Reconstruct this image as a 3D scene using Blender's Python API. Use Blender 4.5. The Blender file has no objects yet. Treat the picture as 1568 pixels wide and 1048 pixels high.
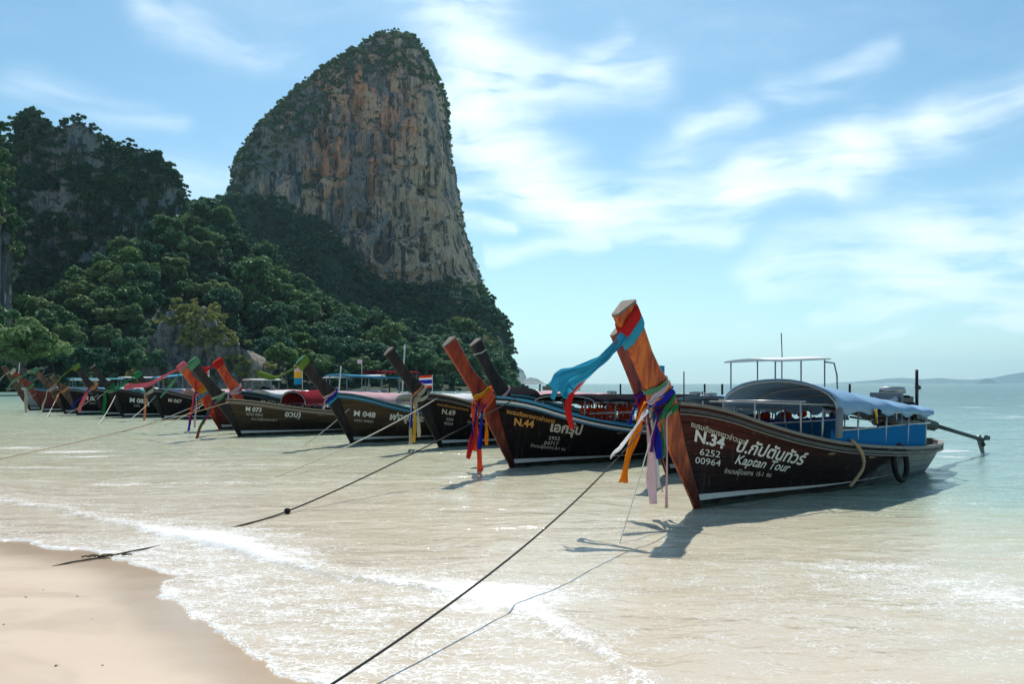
import bpy, math, random
import numpy as np
from mathutils import Vector, Matrix

S = bpy.context.scene
COL = S.collection
random.seed(7)
RNG = np.random.default_rng(7)
PI = math.pi

# ------------------------------------------------------------------ camera
F = 1200.0            # focal length in photo pixels (photo 1568 wide)
CAMZ = 1.7
cam = bpy.data.cameras.new('camera')
cam.sensor_width = 36.0
cam.lens = F / 1568.0 * 36.0
cam.shift_y = 64.0 / 1568.0
cam.clip_start = 0.1
cam.clip_end = 40000
camo = bpy.data.objects.new('camera', cam)
COL.objects.link(camo)
camo.location = (0, 0, CAMZ)
camo.rotation_euler = (math.radians(90), 0, 0)
S.camera = camo

# ------------------------------------------------------------------ sun and exposure
TOSUN = Vector((-0.12, 2.2, 2.85)).normalized()
SUN_EL = math.asin(TOSUN.z)
SUN_AZ = math.atan2(TOSUN.x, TOSUN.y)
sl = bpy.data.lights.new('sun', 'SUN')
sl.energy = 3.7
sl.angle = math.radians(0.5)
sl.color = (1.0, 0.955, 0.88)
so = bpy.data.objects.new('sun', sl)
COL.objects.link(so)
so.rotation_euler = TOSUN.to_track_quat('Z', 'Y').to_euler()
so.location = (0, 0, 50)
S.view_settings.view_transform = 'Standard'
S.view_settings.look = 'None'
S.view_settings.gamma = 1
S.view_settings.use_curve_mapping = False
S.view_settings.exposure = 0.52
S.cycles.max_bounces = 7
S.cycles.diffuse_bounces = 3
S.cycles.glossy_bounces = 3
S.cycles.transmission_bounces = 4
S.cycles.transparent_max_bounces = 12
S.cycles.volume_bounces = 0
S.cycles.sample_clamp_indirect = 6
S.cycles.use_denoising = True


# ------------------------------------------------------------------ node helpers
class NT:
    def __init__(self, tree):
        self.t = tree; self.n = tree.nodes; self.l = tree.links

    def new(self, typ, **kw):
        nd = self.n.new(typ)
        for k, v in kw.items():
            setattr(nd, k, v)
        return nd

    def put(self, sock, v):
        if isinstance(v, bpy.types.NodeSocket):
            self.l.new(v, sock)
        elif v is not None:
            if hasattr(sock, 'default_value'):
                try:
                    sock.default_value = v
                except Exception:
                    sock.default_value = (*v, 1.0)

    def m(self, op, a, b=None, c=None, clamp=False):
        nd = self.new('ShaderNodeMath', operation=op); nd.use_clamp = clamp
        self.put(nd.inputs[0], a)
        if b is not None: self.put(nd.inputs[1], b)
        if c is not None: self.put(nd.inputs[2], c)
        return nd.outputs[0]

    def vm(self, op, a, b=None):
        nd = self.new('ShaderNodeVectorMath', operation=op)
        self.put(nd.inputs[0], a)
        if b is not None: self.put(nd.inputs[1], b)
        return nd.outputs['Value'] if op in ('LENGTH', 'DOT_PRODUCT', 'DISTANCE') else nd.outputs[0]

    def noise(self, vec, scale=5, detail=4, rough=0.55, dist=0.0, color=False):
        nd = self.new('ShaderNodeTexNoise')
        self.put(nd.inputs['Vector'], vec)
        nd.inputs['Scale'].default_value = scale
        nd.inputs['Detail'].default_value = detail
        nd.inputs['Roughness'].default_value = rough
        nd.inputs['Distortion'].default_value = dist
        return nd.outputs['Color' if color else 'Fac']

    def map(self, v, a, b, c=0.0, d=1.0, smooth=False):
        nd = self.new('ShaderNodeMapRange')
        nd.interpolation_type = 'SMOOTHSTEP' if smooth else 'LINEAR'
        self.put(nd.inputs['Value'], v)
        for k, x in (('From Min', a), ('From Max', b), ('To Min', c), ('To Max', d)):
            self.put(nd.inputs[k], x)
        return nd.outputs[0]

    def mix(self, f, a, b):
        nd = self.new('ShaderNodeMix', data_type='RGBA')
        self.put(nd.inputs[0], f); self.put(nd.inputs[6], a); self.put(nd.inputs[7], b)
        return nd.outputs[2]

    def ramp(self, f, stops):
        nd = self.new('ShaderNodeValToRGB')
        self.put(nd.inputs[0], f)
        e = nd.color_ramp.elements
        while len(e) < len(stops): e.new(0.5)
        for i, (p, c) in enumerate(stops):
            e[i].position = p; e[i].color = (*c, 1.0)
        return nd.outputs[0]

    def mapping(self, vec, scale=(1, 1, 1), loc=(0, 0, 0), rot=(0, 0, 0)):
        nd = self.new('ShaderNodeMapping')
        self.put(nd.inputs[0], vec)
        nd.inputs['Location'].default_value = loc
        nd.inputs['Rotation'].default_value = rot
        nd.inputs['Scale'].default_value = scale
        return nd.outputs[0]


# ------------------------------------------------------------------ world: sky with high cirrus
world = bpy.data.worlds.new("World")
S.world = world
world.use_nodes = True
w = NT(world.node_tree)
w.n.clear()
sky = w.new('ShaderNodeTexSky')
sky.sky_type = 'NISHITA'
sky.sun_disc = False
sky.sun_elevation = SUN_EL
sky.sun_rotation = SUN_AZ
sky.air_density = 1.0
sky.dust_density = 0.6
sky.ozone_density = 2.0
geo = w.new('ShaderNodeTexCoord').outputs['Generated']
sep = w.new('ShaderNodeSeparateXYZ'); w.put(sep.inputs[0], geo)
az = w.m('ARCTAN2', sep.outputs[0], sep.outputs[1])
el = w.m('ARCSINE', sep.outputs[2])
ae = w.new('ShaderNodeCombineXYZ'); w.put(ae.inputs[0], az); w.put(ae.inputs[1], el)
aev = ae.outputs[0]


def AE(px, py):
    x, z = (px - 784) / F, (588 - py) / F
    return math.atan2(x, 1.0), math.asin(z / math.sqrt(1 + x * x + z * z))


warp = w.noise(w.mapping(aev, (1, 1.6, 1)), 3.5, 4, 0.5, color=True)
wv = w.vm('MULTIPLY', w.vm('SUBTRACT', warp, (0.5, 0.5, 0.5)), (0.16, 0.10, 0))
P = w.vm('ADD', aev, wv)


def seg(p, q, r1, r2, amp):
    (ax, ay), (bx, by) = AE(*p), AE(*q)
    d = Vector((bx - ax, by - ay, 0)); L2 = d.length_squared
    pa = w.vm('SUBTRACT', P, (ax, ay, 0))
    h = w.m('DIVIDE', w.vm('DOT_PRODUCT', pa, tuple(d)), L2, clamp=True)
    nd = w.new('ShaderNodeVectorMath', operation='SCALE')
    nd.inputs[0].default_value = tuple(d); w.put(nd.inputs['Scale'], h)
    dist = w.vm('LENGTH', w.vm('SUBTRACT', pa, nd.outputs[0]))
    rad = w.m('MULTIPLY_ADD', h, .92 * (r2 - r1) / F, .92 * r1 / F)
    t = w.m('DIVIDE', dist, rad)
    g = w.m('POWER', 2.718, w.m('MULTIPLY', w.m('MULTIPLY', t, t), -1.0))
    return w.m('MULTIPLY', g, amp)


CL = [((700, 20), (735, 160), 75, 70, .75), ((735, 160), (830, 280), 68, 55, .95), ((830, 280), (900, 330), 48, 40, .9),
      ((900, 325), (1120, 285), 40, 38, .75), ((1120, 285), (1300, 235), 38, 46, .9), ((1300, 235), (1450, 175), 42, 34, .6),
      ((1450, 175), (1600, 130), 32, 36, .5), ((810, 125), (985, 110), 34, 36, .55), ((890, 90), (940, 40), 22, 16, .35),
      ((1040, 190), (1130, 165), 18, 12, .4), ((900, 350), (1110, 360), 24, 26, .6), ((1100, 300), (1270, 300), 22, 18, .5),
      ((690, 298), (800, 302), 15, 8, .7), ((700, 352), (780, 360), 16, 9, .6), ((745, 395), (940, 385), 11, 9, .6),
      ((1180, 420), (1420, 385), 40, 70, .62), ((1420, 400), (1640, 360), 62, 80, .62), ((1260, 480), (1620, 470), 22, 30, .4),
      ((1490, 500), (1560, 497), 14, 18, .55), ((1300, 530), (1400, 520), 10, 12, .45), ((1180, 140), (1370, 70), 26, 16, .30),
      ((1000, 240), (1120, 170), 36, 24, .25), ((230, 0), (470, 90), 34, 16, .3), ((250, 300), (340, 310), 40, 30, .35),
      ((1120, 485), (1150, 487), 8, 8, .3), ((60, 150), (260, 190), 30, 20, .2)]
tot = None
for c in CL:
    g = seg(*c)
    tot = g if tot is None else w.m('ADD', tot, g)
# streaky fibres, turning with the sweep of the cloud
fib = w.noise(w.mapping(P, (5, 26, 1), rot=(0, 0, -0.35)), 1.5, 6, 0.54, 0.15)
puf = w.noise(w.mapping(P, (7, 12, 1)), 2.0, 5, 0.55, 0.1)
tex = w.m('ADD', w.m('MULTIPLY', fib, 1.25), w.m('MULTIPLY', puf, 0.5))
veil = w.map(w.noise(w.mapping(P, (1.2, 4, 1), rot=(0, 0, -.3)), 1.6, 6, 0.6), 0.46, 0.85, 0.0, 0.20, True)
cl = w.m('MULTIPLY', tot, w.map(tex, 0.64, 1.12, 0.16, 1.55))
cl = w.m('ADD', cl, veil)
cl = w.m('SUBTRACT', 1.0, w.m('POWER', 2.718, w.m('MULTIPLY', cl, -1.25)), clamp=True)
hor = w.map(el, 0.0, 0.42, 0.52, 0.0)
hor = w.m('MULTIPLY', hor, hor)
cl = w.m('MAXIMUM', cl, hor)
skc = w.mix(1.0, sky.outputs[0], (0.71, .99, 1.0, 1)); skc.node.blend_type = 'MULTIPLY'
SKY_K = 0.086
white = w.m('ADD', 0.0, 1.0)
out = w.mix(cl, skc, (9.0, 10.2, 10.8, 1))
bg = w.new('ShaderNodeBackground'); w.put(bg.inputs[0], out); bg.inputs[1].default_value = SKY_K
wo = w.new('ShaderNodeOutputWorld'); w.l.new(bg.outputs[0], wo.inputs[0])


# ------------------------------------------------------------------ general helpers
def tag(o, label=None, cat=None, group=None, kind=None):
    if label: o['label'] = label
    if cat: o['category'] = cat
    if group: o['group'] = group
    if kind: o['kind'] = kind
    return o


def at(px, py, Y):
    return Vector(((px - 784) / F * Y, Y, CAMZ + (588 - py) / F * Y))


def gnd(px, py):
    Y = CAMZ * F / (py - 588)
    return ((px - 784) / F * Y, Y)


def fastmesh(name, V, Q, mats, smooth=True, mi=None):
    """V (n,3) float, Q (m,3|4) int numpy"""
    me = bpy.data.meshes.new(name)
    V = np.asarray(V, np.float32); Q = np.asarray(Q, np.int32)
    k = Q.shape[1]
    me.vertices.add(len(V)); me.vertices.foreach_set('co', V.ravel())
    me.loops.add(Q.size); me.loops.foreach_set('vertex_index', Q.ravel())
    me.polygons.add(len(Q))
    me.polygons.foreach_set('loop_start', np.arange(0, Q.size, k, dtype=np.int32))
    me.polygons.foreach_set('loop_total', np.full(len(Q), k, np.int32))
    me.polygons.foreach_set('use_smooth', np.full(len(Q), smooth, bool))
    if mi is not None:
        me.polygons.foreach_set('material_index', np.asarray(mi, np.int32))
    me.update(calc_edges=True)
    me.validate()
    for m in (mats if isinstance(mats, (list, tuple)) else [mats]):
        me.materials.append(m)
    return me


def link(name, me, parent=None):
    o = bpy.data.objects.new(name, me)
    COL.objects.link(o)
    if parent is not None: o.parent = parent
    return o


def gridq(nr, nc, wrap=False):
    r = np.arange(nr - 1)[:, None]; c = np.arange(nc if wrap else nc - 1)[None, :]
    c2 = (c + 1) % nc
    return np.stack([r * nc + c, r * nc + c2, (r + 1) * nc + c2, (r + 1) * nc + c], -1).reshape(-1, 4)


_pr = np.random.default_rng(11)
_perm = _pr.permutation(256); _perm = np.concatenate([_perm, _perm, _perm])
_gr = _pr.normal(size=(256, 3)); _gr /= np.linalg.norm(_gr, axis=1)[:, None]


def pn(Pt):
    Pt = np.asarray(Pt, float)
    i = np.floor(Pt).astype(int); f = Pt - i; u = f * f * f * (f * (f * 6 - 15) + 10)
    i &= 255
    r = np.zeros(len(Pt))
    for dx in (0, 1):
        for dy in (0, 1):
            for dz in (0, 1):
                h = _perm[_perm[_perm[(i[:, 0] + dx) & 255] + ((i[:, 1] + dy) & 255)] + ((i[:, 2] + dz) & 255)]
                g = _gr[h]
                d = (g * (f - (dx, dy, dz))).sum(1)
                wgt = (u[:, 0] if dx else 1 - u[:, 0]) * (u[:, 1] if dy else 1 - u[:, 1]) * (u[:, 2] if dz else 1 - u[:, 2])
                r += d * wgt
    return r * 1.6


def fbm(Pt, sc=(1, 1, 1), octs=4, gain=0.5, off=0.0, ridge=False):
    Pt = np.asarray(Pt, float) * np.asarray(sc) + off
    a, r, n = 1.0, 0.0, 0.0
    for k in range(octs):
        v = pn(Pt)
        if ridge: v = 1 - 2 * np.abs(v)
        r = r + a * v; n += a; a *= gain; Pt = Pt * 2.03 + 17.3
    return r / n


def bsdf(name):
    m = bpy.data.materials.new(name); m.use_nodes = True
    t = NT(m.node_tree)
    return m, t, t.n['Principled BSDF']


def ocoord(t): return t.new('ShaderNodeTexCoord').outputs['Object']
def gpos(t): return t.new('ShaderNodeNewGeometry').outputs['Position']


def bump(t, h, strength=0.3, dist=0.02, normal=None):
    b = t.new('ShaderNodeBump'); b.inputs['Strength'].default_value = strength
    b.inputs['Distance'].default_value = dist
    t.put(b.inputs['Height'], h)
    if normal is not None: t.put(b.inputs['Normal'], normal)
    return b.outputs[0]


# ------------------------------------------------------------------ shoreline and sea bed
SHX = [-12000, -400, -150, -95, -60, -30, -14, -5.5, -4.1, -3.0, -2.26, -1.12, .5, 3, 10, 40, 400, 12000]
SHY = [2600, 260, 110, 68, 38, 18, 11, 8.43, 7.75, 6.95, 5.5, 4.43, 3.4, 2.4, 1.2, -3, -60, -2000]
SH = np.array(list(zip(SHX, SHY)), float)


def shore_sd(X, Y):
    X = np.asarray(X, float); Y = np.asarray(Y, float)
    best = np.full(X.shape, 1e18)
    for (ax, ay), (bx, by) in zip(SH[:-1], SH[1:]):
        dx, dy = bx - ax, by - ay
        h = np.clip(((X - ax) * dx + (Y - ay) * dy) / (dx * dx + dy * dy), 0, 1)
        best = np.minimum(best, (X - ax - h * dx) ** 2 + (Y - ay - h * dy) ** 2)
    d = np.sqrt(best)
    return np.where(Y > np.interp(X, SHX, SHY), d, -d)


def bed(X, Y):
    sd = shore_sd(X, Y)
    z = np.where(sd > 0, -0.05 * np.minimum(sd, 9) - 0.02 * np.clip(sd - 9, 0, 60) - 0.01 * np.clip(sd - 69, 0, 400) - 0 * sd,
                 0.045 * np.minimum(-sd, 12) + 0.01 * np.clip(-sd - 12, 0, 100))
    return z


def axis(lo, hi, near, n, p=3.0):
    """coordinates dense around 'near' and sparse far out"""
    t = np.linspace(-1, 1, n)
    s = np.sinh(t * p) / np.sinh(p)
    return np.where(s < 0, near + (near - lo) * s, near + (hi - near) * s)


# sand: one sheet out to the horizon, beach and sea bed together
gx = np.concatenate([np.linspace(-11000, -60, 50)[:-1], np.linspace(-60, -10, 60)[:-1], np.linspace(-10, 12, 260)[:-1], np.linspace(12, 60, 60)[:-1], np.linspace(60, 11000, 50)])
gy = np.concatenate([np.linspace(-300, -2, 12)[:-1], np.linspace(-2, 14, 260)[:-1], np.linspace(14, 60, 80)[:-1], np.geomspace(60, 14600, 56)])
GX, GY = np.meshgrid(gx, gy)
Z = bed(GX.ravel(), GY.ravel())
pp = np.stack([GX.ravel(), GY.ravel(), 0 * Z], 1)
near = np.exp(-((pp[:, 0] / 30) ** 2) - (pp[:, 1] / 40) ** 2)
Z = Z + near * (0.004 * fbm(pp, (.5, .9, 1), 3) + 0.002 * fbm(pp, (3, 6, 1), 2))
m, t, b = bsdf('wet_sand')
pos = gpos(t)
n1 = t.noise(t.mapping(pos, (.5, 1.2, 1)), 1.1, 5, .55)
n2 = t.noise(pos, 60, 3, .6)
n3 = t.noise(t.mapping(pos, (.7, 1.6, 1)), .9, 3, .5, 0.8)
colr = t.ramp(n1, [(.3, (.53, .405, .29)), (.55, (.57, .445, .325)), (.75, (.61, .485, .365))])
colr = t.mix(t.map(n2, .35, .7, 0, .12), colr, (.40, .30, .21, 1))
aw = t.new('ShaderNodeAttribute'); aw.attribute_name = 'wetness'
colr = t.mix(t.m('MULTIPLY', aw.outputs['Fac'], .38), colr, (.33, .24, .165, 1))
t.put(b.inputs['Base Color'], colr)
wet = t.m('MAXIMUM', t.m('MULTIPLY', t.map(n3, .47, .60, 0, 1, True), .4), aw.outputs['Fac'])
t.put(b.inputs['Roughness'], t.map(wet, 0, 1, .46, .14))
b.inputs['Specular IOR Level'].default_value = .5
t.put(b.inputs['Normal'], bump(t, t.m('ADD', t.noise(pos, 14, 4, .6), t.m('MULTIPLY', n2, .5)), .05, .02))
M_SAND = m
gme = fastmesh('ground', np.stack([GX.ravel(), GY.ravel(), Z], 1), gridq(len(gy), len(gx)), m)
sdg = shore_sd(GX.ravel(), GY.ravel()) + .42 * fbm(pp, (.7, .7, 1), 4) + .25
ga = gme.attributes.new('wetness', 'FLOAT', 'POINT'); ga.data.foreach_set('value', np.clip(1 / (1 + np.exp(-(sdg + .15 + .25 * fbm(pp, (.5, .5, 1), 2, off=7)) / .10)), 0, 1).astype(np.float32))
o = link('ground', gme)
tag(o, 'smooth wet tan sand of the beach running down under the sea', None, None, 'structure')

# ------------------------------------------------------------------ water
wx = np.concatenate([np.linspace(-10500, -70, 50)[:-1], np.linspace(-70, -14, 110)[:-1], np.linspace(-14, -8, 60)[:-1], np.linspace(-8, 9, 420)[:-1], np.linspace(9, 22, 90)[:-1],
                     np.linspace(22, 70, 70)[:-1], np.linspace(70, 10500, 50)])
wy = np.concatenate([np.linspace(-200, 2, 8)[:-1], np.linspace(2, 4, 16)[:-1], np.linspace(4, 14, 300)[:-1], np.linspace(14, 30, 170)[:-1], np.geomspace(30, 14400, 160)])
WX, WY = np.meshgrid(wx, wy)
X, Y = WX.ravel(), WY.ravel()
sd = shore_sd(X, Y)
pp = np.stack([X, Y, 0 * X], 1)
wob = fbm(pp, (.7, .7, 1), 4)
wob2 = fbm(pp, (2.6, 2.6, 1), 3, off=40)
sdw = sd + 0.42 * wob + .10 * wob2           # the ragged swash edge
depth = -bed(X, Y)


def line(pts):
    g = np.array([gnd(*p) for p in pts]); return g[np.argsort(g[:, 0])]


def ahead(pts, wob_amp=0.25):
    """distance seaward of a line, along y"""
    g = line(pts)
    return Y - np.interp(X, g[:, 0], g[:, 1]) + wob_amp * wob + .09 * wob2


def band(d, front, back):
    return np.where(d < 0, np.exp(-(d / front) ** 2), np.exp(-(d / back) ** 1.3 * 1.0) if False else np.exp(-np.abs(d / back) ** 1.2))


def gauss(px, py, rx, ry):
    gxx, gyy = gnd(px, py)
    return np.exp(-((X - gxx) / rx) ** 2 - ((Y - gyy) / ry) ** 2)


F1 = [(-300, 720), (0, 768), (100, 785), (200, 806), (270, 825), (340, 838), (420, 852)]
F2 = [(335, 838), (420, 862), (520, 886), (620, 896), (700, 910), (770, 930), (830, 950), (880, 985), (940, 1020), (1010, 1060), (1100, 1150)]
g1 = line(F1); g2 = line(F2)
d1 = ahead(F1); d2 = ahead(F2, .3)
xin1 = 1 / (1 + np.exp((X - g1[-1, 0]) / .25))
xin2 = 1 / (1 + np.exp(-(X - g2[0, 0]) / .2))
foam = np.zeros_like(X)
foam += band(d1, .10, .75) * xin1 * (.42 + .30 * gauss(300, 815, 1.1, 2))
foam += band(d2, .10, .55) * xin2 * (.32 + .45 * gauss(790, 915, .9, 1.2) + .3 * gauss(380, 850, .9, 1.0))
foam += .32 * gauss(330, 822, .95, .55) + .40 * gauss(800, 908, .75, .38)
foam += .50 * np.exp(-(np.clip(sdw, 0, 9) / .10) ** 2) * (sdw > -.05)
foam += .30 * np.exp(-(np.clip(sdw, 0, 9) / .8) ** 2)
betw = np.clip((sdw + .0) / .4, 0, 1) * (1 / (1 + np.exp(d2 / .15)))
foam += .27 * betw * np.clip((Y < 9.5), 0, 1)
foam += .30 * np.exp(-((Y - 6.4) / 2.0) ** 2) / (1 + np.exp(-(X + 1) / .4)) * (.6 + .8 * wob)
foam += .24 * np.exp(-((Y - 9.2 - .3 * X) / .8) ** 2) * (X > .3) * (.3 + wob) + .3 * gauss(1500, 905, .9, .5) + .28 * gauss(1330, 870, .8, .3)
for px, py, rx, ry, a in [(110, 692, .9, .35, .8), (30, 686, .8, .25, .6), (180, 742, .5, .2, .6), (135, 700, .9, .25, .6), (60, 716, 1.1, .2, .5), (420, 712, 2.2, .35, .35),
                          (1455, 700, .7, .5, .45), (1440, 690, .5, .4, .4), (1540, 640, 1.6, .6, .3), (350, 740, 2, .3, .3), (560, 730, 1.5, .3, .25), (930, 720, .8, .3, .3),
                          (950, 795, .35, .12, .4), (690, 760, 1.2, .2, .25)]:
    foam += a * gauss(px, py, rx, ry)
foam += np.clip((fbm(pp, (.55, 1.1, 1), 3, off=14) - .30) * 3.2, 0, .55) * np.clip((Y - 13) / 8, 0, 1) * np.clip((X + 2 - .0 * Y) / 5, .12, 1) * np.clip(1.6 - Y / 160, 0, 1)  # far whitecaps, plus sparkle painted in as white specks
foam += .10 + .12 * fbm(pp, (.15, .5, 1), 3, off=9)
foam = np.clip(foam, 0, 1.4)
# wave heights: ripples parallel to the shore, crested where the foam breaks
r_near = np.clip(sd / 4.0, 0.05, 1)
far = np.clip((Y - 10) / 40, 0, 1)
wz = r_near * (.042 * fbm(pp, (.40, 1.15, 1), 3, off=3) + .014 * fbm(pp, (1.5, 3.2, 1), 2, off=5))
wz += far * .11 * fbm(pp, (.12, .35, 1), 3, off=8) + np.clip((Y - 60) / 200, 0, 1) * .15 * fbm(pp, (.02, .06, 1), 2, off=2)
wz += .035 * band(d1, .10, .5) * xin1 + .04 * band(d2, .09, .45) * xin2
wz += .012 * foam * wob2
fade = np.clip(1.3 - Y / 5000, 0, 1)
wz *= fade
# the thin tongue of swash hugs the sand and ends at its ragged edge
wz = np.where(sd < 1.2, np.maximum(wz, bed(X, Y) + .012), wz)
wz = np.where(sdw < 0, bed(X, Y) - .03 + .0 * X, np.where(sdw < .06, np.minimum(wz, bed(X, Y) + .012), wz))
wz = np.where((Y < 2.5), np.minimum(wz, bed(X, Y) - .04), wz)
me = fastmesh('water', np.stack([X, Y, wz], 1), gridq(len(wy), len(wx)), [])
for nm, arr in (('foam', foam), ('depth', depth)):
    a = me.attributes.new(nm, 'FLOAT', 'POINT'); a.data.foreach_set('value', arr.astype(np.float32))
m = bpy.data.materials.new('sea_water'); m.use_nodes = True
t = NT(m.node_tree); t.n.clear()
pos = gpos(t)
at_f = t.new('ShaderNodeAttribute'); at_f.attribute_name = 'foam'
at_d = t.new('ShaderNodeAttribute'); at_d.attribute_name = 'depth'
fo, de = at_f.outputs['Fac'], at_d.outputs['Fac']
sp = t.new('ShaderNodeSeparateXYZ'); t.put(sp.inputs[0], pos)
big = t.noise(t.mapping(pos, (.10, .42, 1), rot=(0, 0, .1)), 1.0, 5, .6, .4)
mid = t.noise(t.mapping(pos, (.6, 2.6, 1), rot=(0, 0, -.08)), 1.0, 4, .6, .3)
dd = t.m('ADD', de, t.m('MULTIPLY', t.m('SUBTRACT', big, .5), t.map(de, .1, 1.2, .10, 1.1)))
dd = t.m('ADD', dd, t.m('MULTIPLY', t.m('SUBTRACT', mid, .5), .15))
# deeper water lies off to the right (east) of the moored boats
east = t.map(t.m('SUBTRACT', sp.outputs[0], t.m('MULTIPLY', sp.outputs[1], .12)), 2.0, 7.5, 0, .62, True)
east = t.m('MULTIPLY', east, t.map(sp.outputs[1], 7.0, 12.0, 0, 1, True))
dd = t.m('MULTIPLY', t.m('ADD', dd, east), 1.22)
body = t.ramp(t.m('DIVIDE', dd, 2.6, clamp=True), [(.0, (.64, .54, .42)), (.10, (.60, .53, .39)), (.19, (.53, .505, .355)), (.30, (.41, .45, .31)), (.46, (.23, .34, .275)), (.72, (.105, .215, .20)), (1.0, (.065, .155, .16))])
dif = t.new('ShaderNodeBsdfDiffuse'); t.put(dif.inputs[0], body)
tr = t.new('ShaderNodeBsdfTransparent'); tr.inputs[0].default_value = (.93, .95, .90, 1)
opac = t.map(dd, -.02, .60, .18, .86)
opac = t.m('MAXIMUM', opac, t.map(dd, .60, 1.1, .86, 1.0))
m1 = t.new('ShaderNodeMixShader'); t.put(m1.inputs[0], opac); t.l.new(tr.outputs[0], m1.inputs[1]); t.l.new(dif.outputs[0], m1.inputs[2])
# ripples
rip = t.noise(t.mapping(pos, (1.8, 3.3, 1), rot=(0, 0, .10)), 1.0, 4, .50, 1.2)
rip2 = t.noise(t.mapping(pos, (8, 14, 1), rot=(0, 0, -.15)), 1.0, 4, .55, .8)
rip3 = t.noise(t.mapping(pos, (.35, .95, 1)), 1.0, 5, .55, .7)
hh = t.m('ADD', t.m('MULTIPLY', rip, .050), t.m('ADD', t.m('MULTIPLY', rip2, .009), t.m('MULTIPLY', rip3, t.map(sp.outputs[1], 14, 120, .22, .75))))
nrm = bump(t, hh, .50, 1.0)
gl = t.new('ShaderNodeBsdfGlossy'); gl.inputs['Color'].default_value = (1, 1, 1, 1); gl.inputs['Roughness'].default_value = .13
t.put(gl.inputs['Normal'], nrm); t.put(dif.inputs['Normal'], bump(t, hh, .10, 1.0))
fr = t.new('ShaderNodeFresnel'); fr.inputs['IOR'].default_value = 1.333; t.put(fr.inputs['Normal'], nrm)
m2 = t.new('ShaderNodeMixShader'); t.put(m2.inputs[0], t.m('MINIMUM', t.m('MULTIPLY', fr.outputs[0], .85), t.map(sp.outputs[1], 12, 60, .55, .40))); t.l.new(m1.outputs[0], m2.inputs[1]); t.l.new(gl.outputs[0], m2.inputs[2])
# foam: bubbly lace
vo = t.new('ShaderNodeTexVoronoi'); vo.feature = 'DISTANCE_TO_EDGE'
wp = t.vm('ADD', t.mapping(pos, (1, 1.35, 1)), t.vm('MULTIPLY', t.noise(pos, 7, 4, .6, color=True), (.30, .30, 0)))
t.put(vo.inputs['Vector'], wp); vo.inputs['Scale'].default_value = 11
vo2 = t.new('ShaderNodeTexVoronoi'); vo2.feature = 'DISTANCE_TO_EDGE'
t.put(vo2.inputs['Vector'], wp); vo2.inputs['Scale'].default_value = 36
lace = t.m('ADD', t.map(vo.outputs[0], 0, .13, .40, 0, True), t.map(vo2.outputs[0], 0, .20, .30, 0, True))
fn = t.noise(t.mapping(pos, (1, 2.4, 1)), 2.2, 6, .65)
fn2 = t.noise(t.mapping(pos, (1, 2.0, 1)), 26, 4, .7)
ff = t.m('ADD', t.m('ADD', t.m('MULTIPLY', fo, 1.05), lace), t.m('ADD', t.m('MULTIPLY', t.m('SUBTRACT', fn, .5), 1.5), t.m('MULTIPLY', t.m('SUBTRACT', fn2, .5), .75)))
ff = t.map(ff, .58, 1.20, 0, .92, True)
fd = t.new('ShaderNodeBsdfPrincipled'); fd.inputs['Base Color'].default_value = (.83, .82, .79, 1); fd.inputs['Roughness'].default_value = .35
t.put(fd.inputs['Normal'], bump(t, t.m('ADD', ff, t.m('MULTIPLY', fn2, .6)), .5, .02, nrm))
m3 = t.new('ShaderNodeMixShader'); t.put(m3.inputs[0], ff); t.l.new(m2.outputs[0], m3.inputs[1]); t.l.new(fd.outputs[0], m3.inputs[2])
mo = t.new('ShaderNodeOutputMaterial'); t.l.new(m3.outputs[0], mo.inputs[0])
me.materials.append(m)
o = link('water', me)
tag(o, 'shallow milky tan sea turning teal further out, with lacy foam', None, None, 'structure')

# ------------------------------------------------------------------ haze
m = bpy.data.materials.new('sea_haze'); m.use_nodes = True
t = NT(m.node_tree); t.n.clear()
pv = t.new('ShaderNodeVolumePrincipled')
pv.inputs['Color'].default_value = (.55, .85, 1.0, 1)
pv.inputs['Density'].default_value = 0.00007
pv.inputs['Anisotropy'].default_value = 0.45
mo = t.new('ShaderNodeOutputMaterial'); t.l.new(pv.outputs[0], mo.inputs['Volume'])
x0, x1, y0, y1, z0, z1 = -11500, 11500, -400, 15200, -9, 420
V = [(x, y, z) for x in (x0, x1) for y in (y0, y1) for z in (z0, z1)]
o = link('haze', fastmesh('haze', V, [(0, 1, 3, 2), (4, 6, 7, 5), (0, 4, 5, 1), (2, 3, 7, 6), (0, 2, 6, 4), (1, 5, 7, 3)], m, False))
tag(o, 'thin pale blue sea haze filling the whole bay', 'haze', None, 'stuff')

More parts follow.
